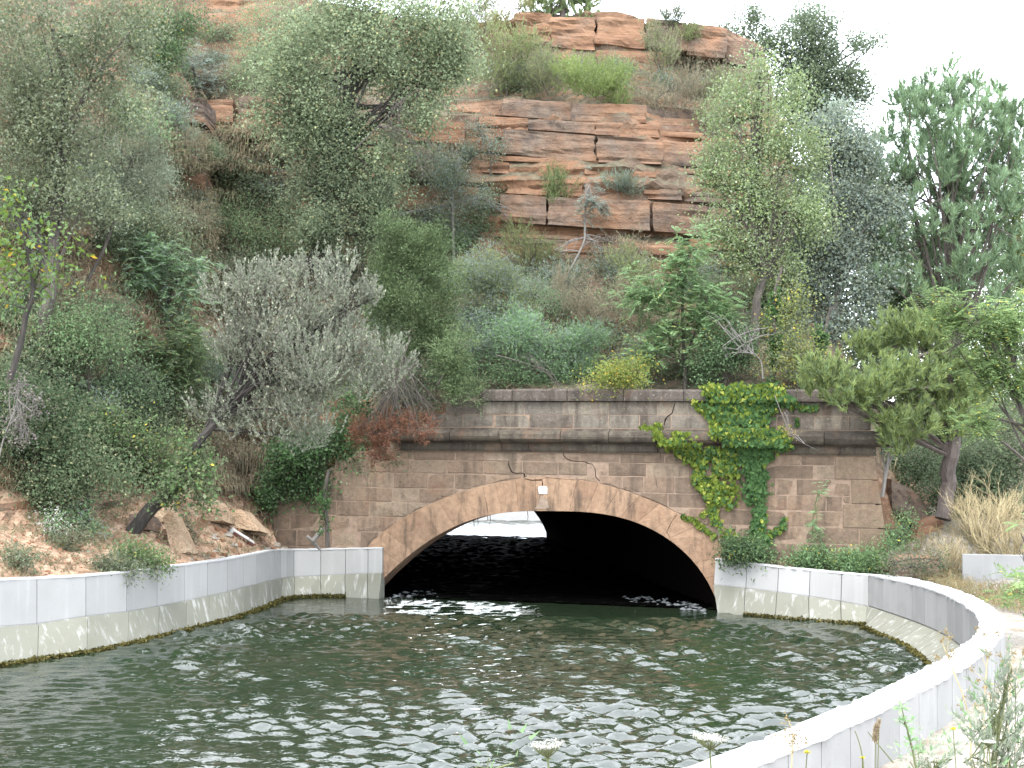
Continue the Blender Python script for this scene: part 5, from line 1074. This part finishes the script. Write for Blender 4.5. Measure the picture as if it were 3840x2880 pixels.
ivy('climbing ivy draped over the right part of the parapet, yellow green at its edges', [
 ([(930, 75), (1400, 85)], 46, 900, .62), ([(960, 170), (1340, 175)], 62, 900, .34), ([(1050, 260), (1320, 265)], 50, 560, .22), ([(1420, 140), (1490, 160)], 40, 170, .2), ([(1530, 190), (1640, 185)], 16, 70, .2),
 ([(990, 345), (1430, 360)], 46, 800, .55), ([(1080, 420), (1450, 420)], 46, 700, .2), ([(1180, 500), (1340, 480)], 50, 360, .08), ([(1230, 540), (1265, 650), (1245, 760)], 62, 900, .03), ([(1265, 830), (1290, 900), (1250, 940), (1295, 1040)], 42, 330, .05),
 ([(860, 155), (940, 215), (1000, 300)], 30, 170, .85), ([(512, 308), (590, 315), (635, 290)], 16, 46, .9), ([(630, 300), (645, 380), (700, 425)], 32, 130, .9), ([(730, 350), (830, 352)], 14, 30, .9), ([(750, 420), (840, 490)], 56, 330, .7), ([(860, 420), (900, 560), (880, 640)], 46, 330, .72), ([(900, 650), (960, 760)], 40, 200, .75), ([(960, 790), (1000, 925)], 30, 130, .75), ([(960, 470), (1110, 520)], 52, 360, .5), ([(1000, 560), (1130, 600)], 42, 220, .6), ([(960, 660), (1110, 720)], 60, 180, .8), ([(1000, 760), (1120, 800)], 40, 60, .8), ([(780, 880), (860, 905), (920, 960), (990, 1015)], 18, 90, .9), ([(905, 865), (925, 862)], 14, 22, .9), ([(1040, 960), (1130, 1040)], 36, 60, .7), ([(1435, 895), (1415, 950), (1340, 1000), (1300, 1030)], 22, 110, .3), ([(1510, 260), (1515, 300)], 12, 18, .2)])
plant('dead_sprig', 'dead tan sprig with curled leaves hanging on the cornice', 'plant', 'oval', 'straw', [(2950, 1595, 12, 30), (2965, 1625, 26, 12), (2945, 1545, 8, 16)], 110, (.05, .03), 30.6, [(2905, 1480), (2940, 1570), (2980, 1640), (3070, 1690)], (.010, .008, .006, .004), bark='greytwig', clump=.05, nl=1, ntw=3)

# ---- plants at the foot of the portal and on the path
def at_ground(x, y): return hit(x, y)[1]
for lb, bl, kd, mt, n_, lf, m2, f2, Dt in [
 ('dark leafy clump between ring stones and the canal wall', [(2790, 2060, 70, 34), (2850, 2080, 50, 24), (2725, 2085, 34, 18)], 'oval', 'dark', 4200, (.10, .03), 'green', .3, 31.15),
 ('fresh green weeds at the foot of the portal, left part', [(3060, 2095, 55, 32), (3000, 2108, 45, 22)], 'oval', 'green', 3600, (.08, .03), 'ash', .5, 30.85),
 ('fresh green weeds below the corner stones', [(3180, 2105, 80, 30), (3270, 2100, 55, 34)], 'oval', 'ash', 5600, (.08, .025), 'green', .5, 30.6),
 ('small green bush beside the corner of the portal', [(3370, 2010, 40, 50), (3400, 1950, 20, 40), (3340, 2040, 30, 24)], 'oval', 'ash', 1800, (.06, .03), 'green', .4, 30.6),
 ('green creeper covering the ruined masonry block', [(3350, 2110, 30, 34), (3450, 2120, 60, 28), (3520, 2100, 20, 30)], 'oval', 'heath', 2200, (.05, .03), 'dark', .4, 29.2)]:
    plant('weeds', lb, 'plant', kd, mt, bl, n_, lf, Dt, clump=.13, mat2=m2, frac2=f2, trad=(.012, .006), nl=2, ntw=6)
plant('tall_weed', 'tall slender feathery weed standing before the portal blocks', 'plant', 'pinnate', 'ash', [(3068, 1860, 12, 40), (3066, 1940, 18, 50), (3056, 2020, 24, 50)], 130, (.17, .05), 30.6, [(3050, 2110), (3058, 2000), (3066, 1900), (3072, 1830)], (.012, .006), clump=.07, nl=1, ntw=2, bark='stem')
# dry tan shrub of fine forked twigs
def twigbush(name, label, cat, x, y, D, h, spread, mat, n, seed, lean=0., group=None):
    rng = np.random.default_rng(seed); b = down(aty(x, y, D), -.05); root = thing(name, label, cat, tuple(b), group); mb = MB()
    def br(p, d, ln, r, lv):
        q = p+d*ln; m_ = (p+q)/2+rdir(rng, 1)[0]*ln*.08; tube(mb, [p, m_, q], [r, r*.85, r*.65], 3)
        if lv == 0: return
        for _ in range(rng.integers(2, 5)):
            t = rng.uniform(.35, 1.); br(p+(q-p)*t, unit(d+rdir(rng, 1)[0]*.62+[0, 0, .18]), ln*rng.uniform(.5, .8), r*.62, lv-1)
    for _ in range(n): br(np.array([rng.normal(0, .08), rng.normal(0, .08), 0.]), unit(np.array([rng.normal(lean, spread), rng.normal(0, spread), 1.])), h*rng.uniform(.3, .5), .013, 3)
    obj('stems', mb.mesh('stems'), M[mat], root); return root
for k, (x, y, D, h, n, lb) in enumerate([(3690, 2080, 31.0, 2.1, 24, 'tallest dry tan bush of forked twigs beside the concrete barrier'), (3560, 2080, 30.3, 1.2, 16, 'low dry tan twig bush left of the barrier'), (3800, 2075, 30.6, 2.0, 24, 'dry tan bush behind the barrier at the right edge'), (3760, 2080, 31.6, 1.6, 16, 'greyish dry bush between the two tall tan bushes')]):
    twigbush('dry_bush', lb, 'shrub', x, y, D, h, .36, 'tan', n, 40+k, group='dry bushes on the right')
# grass: blades that rise and bend over
def blades(name, label, P, length, mat, rng, bend=(0, 0, -1), width=.008, up=1., lean=.6, kind='stuff', parent=None, side=None):
    n = len(P); ln = length*rng.uniform(.5, 1.25, (n, 1)); d = unit(rng.normal(0, lean, (n, 3))*[1, 1, .2]+np.array([0, 0, up])+(0 if side is None else side)); b = unit(np.cross(d, rdir(rng, n)))*width
    p1 = P+d*ln*.5; p2 = p1+unit(d+np.array(bend)*.75)*ln*.35; p3 = p2+unit(d*.4+np.array(bend)*1.1)*ln*.3
    V = np.stack([P-b, P+b, p1+b*.9, p1-b*.9, p2+b*.6, p2-b*.6, p3], 1).reshape(-1, 3); i = np.arange(n)[:, None]*7
    me = mesh_np(name, V-(0 if parent is None else np.array(parent.location)), [np.concatenate([i+[0, 1, 2, 3], i+[3, 2, 4, 5]]), i+[5, 4, 6]])
    o = obj(name, me, M['l_'+mat], parent, kind)
    if parent is None: o['label'] = label
    return o
for lb, box, n, ln, m1, m2, sd_ in [('dry grass covering the steep ground between the left shrubs', (0, 1300, 350, 1250), 9000, .6, 'drygrass', 'grass', 11), ('grass and leaf litter under the shrubs of the left slope', (0, 1100, 1250, 1840), 5000, .5, 'grass', 'drygrass', 12), ('dry grass on the slope between parapet and ledges', (1250, 2900, 960, 1420), 5000, .45, 'drygrass', 'grass', 13), ('curtain of long hanging grass above the lower left ledge', (600, 1060, 520, 660), 6500, .9, 'drygrass', 'grass', 1), ('hanging dry grass over the dark overhang on the left', (440, 640, 560, 680), 2600, .9, 'grass', 'drygrass', 2), ('long drooping grass below the left overhang', (520, 880, 740, 900), 5000, .85, 'grass', 'drygrass', 3), ('brown grass falling between silver shrub and left bushes', (660, 900, 880, 1080), 4000, .8, 'drygrass', 'grass', 4), ('dry matted grass hanging below the silver shrub', (780, 1000, 1700, 1850), 4200, .8, 'drygrass', 'heath', 5), ('green grass tuft in the gap left of the silver shrub', (600, 760, 1500, 1600), 2200, .6, 'grass', 'ash', 6), ('wispy grass on the ledge under the grey bush', (1520, 1740, 560, 690), 2600, .6, 'drygrass', 'heath', 7), ('brown grass on the slope below the big trunk', (1330, 1500, 840, 1060), 2600, .7, 'drygrass', 'heath', 8)]:
    rng = np.random.default_rng(sd_+200); x0, x1, y0, y1 = box; G_ = 14
    grid = np.array([[hit(a, b, BH) for a in np.linspace(x0, x1, G_)] for b in np.linspace(y0, y1, G_)])
    u, v = rng.random(n)*(G_-1.001), rng.random(n)*(G_-1.001); iu, iv = u.astype(int), v.astype(int); fu, fv = (u-iu)[:, None], (v-iv)[:, None]
    P = (grid[iv, iu]*(1-fu)+grid[iv, iu+1]*fu)*(1-fv)+(grid[iv+1, iu]*(1-fu)+grid[iv+1, iu+1]*fu)*fv
    P = P[(vnoise(P*1.3, 5) > -.45)]; c = P.mean(0)
    root = thing('hanging_grass', lb, 'grass', tuple(c)); k = rng.random(len(P)) < .6
    for kk, mm in ((k, m1), (~k, m2)): blades('blades', '', P[kk], ln, mm, rng, (0, -.55, -1.1), .014, .55, .45, 'stuff', root, np.array([.1, -.75, 0]))
# thin ground cover over the whole hillside
rng = np.random.default_rng(9); n = 30000; i = rng.integers(0, len(qf), n); P = P3.reshape(-1, 3)[qf[i]].mean(1); nz_ = np.abs(steep.ravel()[qf[i][:, 0]]); dd = D_.ravel()[qf[i][:, 0]]
k = (nz_ < .5) & (P[:, 2] > 2.0) & (dd > .8) & (vnoise(P*.9, 8) > -.25); P = P[k]+rng.normal(0, .12, (k.sum(), 3))*[1, 1, 0]
s_ = rng.random(len(P))
blades('ground_cover', 'thin grass and herbs scattered over the hillside', P[s_ < .5], .30, 'grass', rng, width=.013); blades('ground_cover', 'dry grass scattered over the hillside', P[s_ >= .5], .30, 'drygrass', rng, width=.013)
# weeds on the orange bank
rng = np.random.default_rng(44); P = np.array([hit(a, b, BH) for a, b in zip(rng.uniform(-40, 1120, 1500), rng.uniform(1900, 2165, 1500))]); P = P[(P[:, 2] < 3.6) & (P[:, 1] < 36) & (vnoise(P*1.6, 3) > -.15)]
P = np.repeat(P, 3, 0)+rng.normal(0, .06, (len(P)*3, 3))*[1, 1, 0]; k = rng.random(len(P)) < .55
blades('bank_grass', 'thin dry grass sprouting from the orange earth of the left bank', P[k], .20, 'drygrass', rng, width=.008); blades('bank_grass', 'small green weeds sprouting from the orange earth of the left bank', P[~k], .14, 'grass', rng, width=.012)
for lb, bl, mt, n_, m2 in [('low green bramble at the foot of the leaning slab', [(540, 2090, 80, 40), (480, 2070, 50, 30), (600, 2120, 40, 24)], 'green', 3200, 'oak'), ('grey green weeds along the wall top on the left bank', [(400, 2120, 70, 30), (470, 2135, 60, 18)], 'oak', 2400, 'olive'), ('spiky reed tuft in front of the dark bushes', [(190, 1880, 50, 60), (215, 1850, 30, 50)], 'grass', 900, 'ash'), ('white flowered weed in front of the dark bushes', [(190, 1960, 40, 40), (230, 1990, 30, 30)], 'ash', 900, 'umbel'), ('blue green leafy weed beneath the dark bushes', [(300, 1920, 50, 55), (330, 1980, 70, 26)], 'ash', 1800, 'bluegrey'), ('straggling grey weed on the orange earth', [(250, 2040, 60, 45), (300, 2000, 60, 24)], 'oak', 1300, 'heath'), ('thin grey weeds at the left edge of the bank', [(40, 2090, 50, 50), (110, 2110, 40, 30)], 'oak', 1300, 'olive'), ('grey herb beside the tilted slab', [(690, 1960, 26, 40), (720, 2010, 24, 30)], 'heath', 900, 'oak'), ('tuft of weeds on the rubble slope', [(690, 2105, 40, 20), (820, 2060, 30, 16)], 'grass', 700, 'oak')]:
    plant('weeds', lb, 'plant', 'oval', mt, bl, n_, (.075, .024), None, clump=.11, mat2=m2, frac2=.35, trad=(.012, .006), nl=2, ntw=6, margin=.15)
o = plant('flower', 'single yellow flower on the orange earth of the left bank', 'flower', 'oval', 'flower', [(231, 2040, 7, 5)], 60, (.05, .03), None, trad=(.006, .004), nl=1, ntw=1, clump=.02, margin=.15, leafname='petals')
# straw coloured grass on the right
rng = np.random.default_rng(12); n = 15000
P = np.stack([rng.uniform(9.2, 16, n), rng.uniform(22, 31.5, n), np.zeros(n)], 1); P = P[~((P[:, 0] > 10.2) & (P[:, 1] > 28.3) & (P[:, 1] < 29.9)) & (vnoise(P*.8, 3) > -.2) & (P[:, 0] > 9.4+.25*np.maximum(0, 27-P[:, 1]))]
P[:, 2] = gz(P[:, 0], P[:, 1])+.05; k = rng.random(len(P)) < .7
blades('dry_grass', 'straw coloured grass along the edge of the path', P[k], .30, 'straw', rng, width=.009, lean=.45); blades('dry_grass', 'greenish grass mixed into the straw beside the path', P[~k], .35, 'grass', rng, width=.009)
n = 5000; P = np.stack([rng.uniform(3, 15, n), rng.uniform(9, 24, n), np.zeros(n)], 1); q = seg_near(P[:, :2], rto[:, :2]); dq = np.linalg.norm(P[:, :2]-q, axis=1); k = (dq > 1.0) & ~inpoly(P[:, :2], poly) & (vnoise(P*1.1, 14) > -.1); P = P[k]; P[:, 2] = gz(P[:, 0], P[:, 1])+.03
blades('path_grass', 'sparse dry grass growing on the pale path', P, .22, 'drygrass', rng, width=.006)

# ---- foreground flowers on the photographer's bank
def stem(mb, pts, r): tube(mb, bez(*pts, 8), np.linspace(r, r*.6, 8), 5)
def umbel(label, x, y, D, r, tilt=0., full=1.):
    rng = np.random.default_rng(int(x)); top = aty(x, y, D); b = down(top+[rng.uniform(-.1, .1), rng.uniform(-.1, .1), 0]); root = thing('wild_carrot', label, 'flower', tuple(b), 'white umbel flowers in the foreground')
    mb = MB(); neck = top-[0, 0, r*.75]; stem(mb, (b-b, (neck-b)*.5+[.03, 0, 0], neck-b), .0045)
    n = 26; heads = []
    for i in range(n):
        a = i*2.4; f = math.sqrt((i+.5)/n); h = top+np.array([math.cos(a)*f*r, math.sin(a)*f*r, r*.12*f*f*full-.1*r+tilt*math.cos(a)*f*r]); heads.append(h)
        tube(mb, bez(neck-b, (neck*.5+h*.5)-b+np.array([math.cos(a), math.sin(a), -.3])*f*r*.25, h-b, 5), [.0016]*5, 3)
    for i in range(7):
        a = i*.9; tube(mb, [neck-b, neck-b+np.array([math.cos(a)*r*.35, math.sin(a)*r*.35, -r*.12])], [.002, .0006], 3)
    obj('stem', mb.mesh('stem'), M['stem'], root); Q = []
    for h in heads:
        m_ = 34; P = h+rng.normal(0, 1, (m_, 3))*[r*.115, r*.115, r*.05]; Q.append(kite(P, rdir(rng, m_)*[1, 1, .35], unit(rdir(rng, m_)*.4+[0, 0, 1]), np.full(m_, r*.085), np.full(m_, r*.075)))
    obj('florets', qmesh('florets', np.concatenate(Q), b), M['l_umbel'], root, 'stuff')
umbel('white wild carrot flower at the bottom centre, over the water', 2055, 2795, 3.2, .040, .1, 2.)
umbel('flat white wild carrot flower right of the first, before the near wall', 2662, 2760, 3.4, .046, -.12, .6)
umbel('small greenish wild carrot flower among silver leaves, bottom right', 3708, 2780, 4.4, .024)
def daisy(label, x, y, D, r=.012):
    rng = np.random.default_rng(int(x+y)); top = aty(x, y, D); b = down(top+[rng.uniform(-.08, .08), .1, 0]); root = thing('yellow_flower', label, 'flower', tuple(b), 'yellow flowers in the foreground'); mb = MB(); stem(mb, (b-b, (top-b)*.55+[rng.uniform(-.05, .05), 0, 0], top-b), .003); obj('stem', mb.mesh('stem'), M['stem'], root)
    m_ = 46; a = rng.uniform(0, 6.28, m_); A = np.stack([np.cos(a), np.sin(a), rng.uniform(-.1, .7, m_)], 1); obj('petals', qmesh('petals', kite(np.repeat(top[None], m_, 0)+A*r*.15, A, rdir(rng, m_)*.3+[0, 0, 1], np.full(m_, r), np.full(m_, r*.4)), b), M['l_flower'], root, 'stuff')
for x, y, D, r, lb in [(3027, 2823, 4.2, .012, 'yellow flower nearest the bottom edge, before the near wall'), (3234, 2843, 4.6, .010, 'low yellow flower left of the grass spike'), (3574, 2735, 5., .013, 'yellow flower over the path, left of the silver plant'), (3718, 2568, 6.5, .012, 'upper yellow flower at the wall foot'), (3808, 2580, 6.2, .010, 'yellow flower high at the right edge')]: daisy(lb, x, y, D, r)
# grass spikes
b = aty(3270, 2990, 4.6); b = down(b); root = thing('grass_spike', 'pair of brown bristly grass spikes before the near wall', 'plant', tuple(b)); mb = MB(); mb2 = []
rng = np.random.default_rng(6)
for (x0, y0), (x1, y1) in (((3282, 2790), (3297, 2703)), ((3276, 2780), (3284, 2718))):
    p, q = aty(x0, y0, 4.6), aty(x1, y1, 4.6); stem(mb, (b-b, (p-b)*.5, q-b), .003); m_ = 260; t = rng.random((m_, 1)); mb2.append(kite(p+(q-p)*t+rng.normal(0, .002, (m_, 3)), unit(unit(q-p)+rdir(rng, m_)*.7), rdir(rng, m_), np.full(m_, .011), np.full(m_, .004)))
for a_, m_, c_ in (((3205, 2740), (3235, 2800), (3240, 2900)), ((3255, 2745), (3300, 2800), (3350, 2860))): stem(mb, (aty(*c_, 4.6)-b, aty(*m_, 4.6)-b, aty(*a_, 4.6)-b), .0028)
obj('stem', mb.mesh('stem'), M['stem'], root); obj('seed_head', qmesh('seed_head', np.concatenate(mb2), b), M['l_drygrass'], root, 'stuff')
# melilot with leaf triplets
b = down(aty(3440, 2950, 5.)); root = thing('sweet_clover', 'green stem with leaf triplets before the near wall', 'plant', tuple(b)); mb = MB(); Q = []
pp = [aty(x, y, 5.) for x, y in ((3435, 2880), (3420, 2800), (3398, 2720), (3380, 2650))]; tube(mb, np.array([b]+pp)-b, [.005, .0045, .004, .003, .002], 5)
for x, y, s_ in ((3380, 2655, 1.2), (3390, 2702, .8), (3405, 2735, 1.), (3412, 2780, 1.2), (3432, 2805, .8), (3372, 2704, .7), (3420, 2700, .7), (3460, 2820, .7)):
    c = aty(x, y, 5.); m_ = 9; A = unit(rdir(rng, m_)*[1, .7, .6]+[0, 0, .15]); Q.append(kite(np.repeat(c[None], m_, 0), A, rdir(rng, m_)*.5+[0, -.4, .8], np.full(m_, .032*s_), np.full(m_, .011*s_)))
    tube(mb, [c-b, aty(3380+(y-2650)*.25, y+14, 5.)-b], [.0012, .0015], 3)
obj('stem', mb.mesh('stem'), M['stem'], root); obj('leaves', qmesh('leaves', np.concatenate(Q), b), M['l_ash'], root, 'stuff')
# dried branching weeds
for k, (x0, y0, pts, D, lb) in enumerate([(3700, 2900, [(3640, 2700), (3605, 2590), (3560, 2480), (3530, 2400)], 6.5, 'tall dried weed with curled seed heads crossing the near wall'), (3180, 2900, [(2968, 2880), (2972, 2800), (2975, 2760)], 3.8, 'dried thistle stalk at the lower edge before the white wall top'), (3800, 2900, [(3780, 2700), (3790, 2560), (3800, 2450)], 6.8, 'dried stalk among the silver leaves at the right edge'), (3690, 2900, [(3690, 2700), (3695, 2550), (3705, 2455)], 7., 'upright thin stalk beside the wall foot')]):
    rng = np.random.default_rng(60+k); pp = [aty(x, y, D) for x, y in pts]; b = down(pp[0]); root = thing('dried_weed', lb, 'plant', tuple(b)); mb = MB(); Q = []
    tube(mb, np.array([b]+pp)-b, np.linspace(.005, .0022, len(pp)+1)*D/7, 4)
    ends = [pp[-1]]
    for i in range(9):
        j = rng.integers(0, len(pp)-1); p = pp[j]+(pp[j+1]-pp[j])*rng.random(); q = p+unit(np.array([rng.normal(0, .6), rng.normal(0, .4), .8]))*rng.uniform(.06, .22)*(D/7)**2; tube(mb, bez(p-b, (p+q)/2-b+[rng.normal(0, .02), 0, -.02], q-b, 4), [.0022*D/7, .0018*D/7, .0014*D/7, .001*D/7], 3); ends.append(q)
    for q in ends: m_ = 14; Q.append(kite(q+rng.normal(0, .007, (m_, 3)), rdir(rng, m_), rdir(rng, m_), np.full(m_, .018*D/7), np.full(m_, .011*D/7)))
    obj('stem', mb.mesh('stem'), M['tan'], root); obj('seed_heads', qmesh('seed_heads', np.concatenate(Q), b), M['l_straw'], root, 'stuff')
for k, (bl, n_, D, lb) in enumerate([([(3760, 2640, 60, 90), (3720, 2760, 90, 90), (3800, 2800, 70, 100), (3780, 2520, 30, 60), (3660, 2860, 90, 40)], 1250, 6.2, 'silver leaved wormwood clump in the bottom right corner'), ([(3500, 2860, 60, 24), (3440, 2880, 50, 16)], 300, 5.4, 'low grey green sprigs at the bottom edge beside the wall foot'), ([(1845, 2890, 18, 8)], 16, 3.1, 'green leaf tips peeping up at the bottom edge, centre')]):
    plant('wormwood', lb, 'plant', 'brush', 'artemisia' if k < 2 else 'ash', bl, n_, (.036 if k < 2 else .03, .010), D, clump=.06, per=16, trad=(.005, .003), nl=5, ntw=10, tw=.003, bark='stem', mat2='ash', frac2=.2)
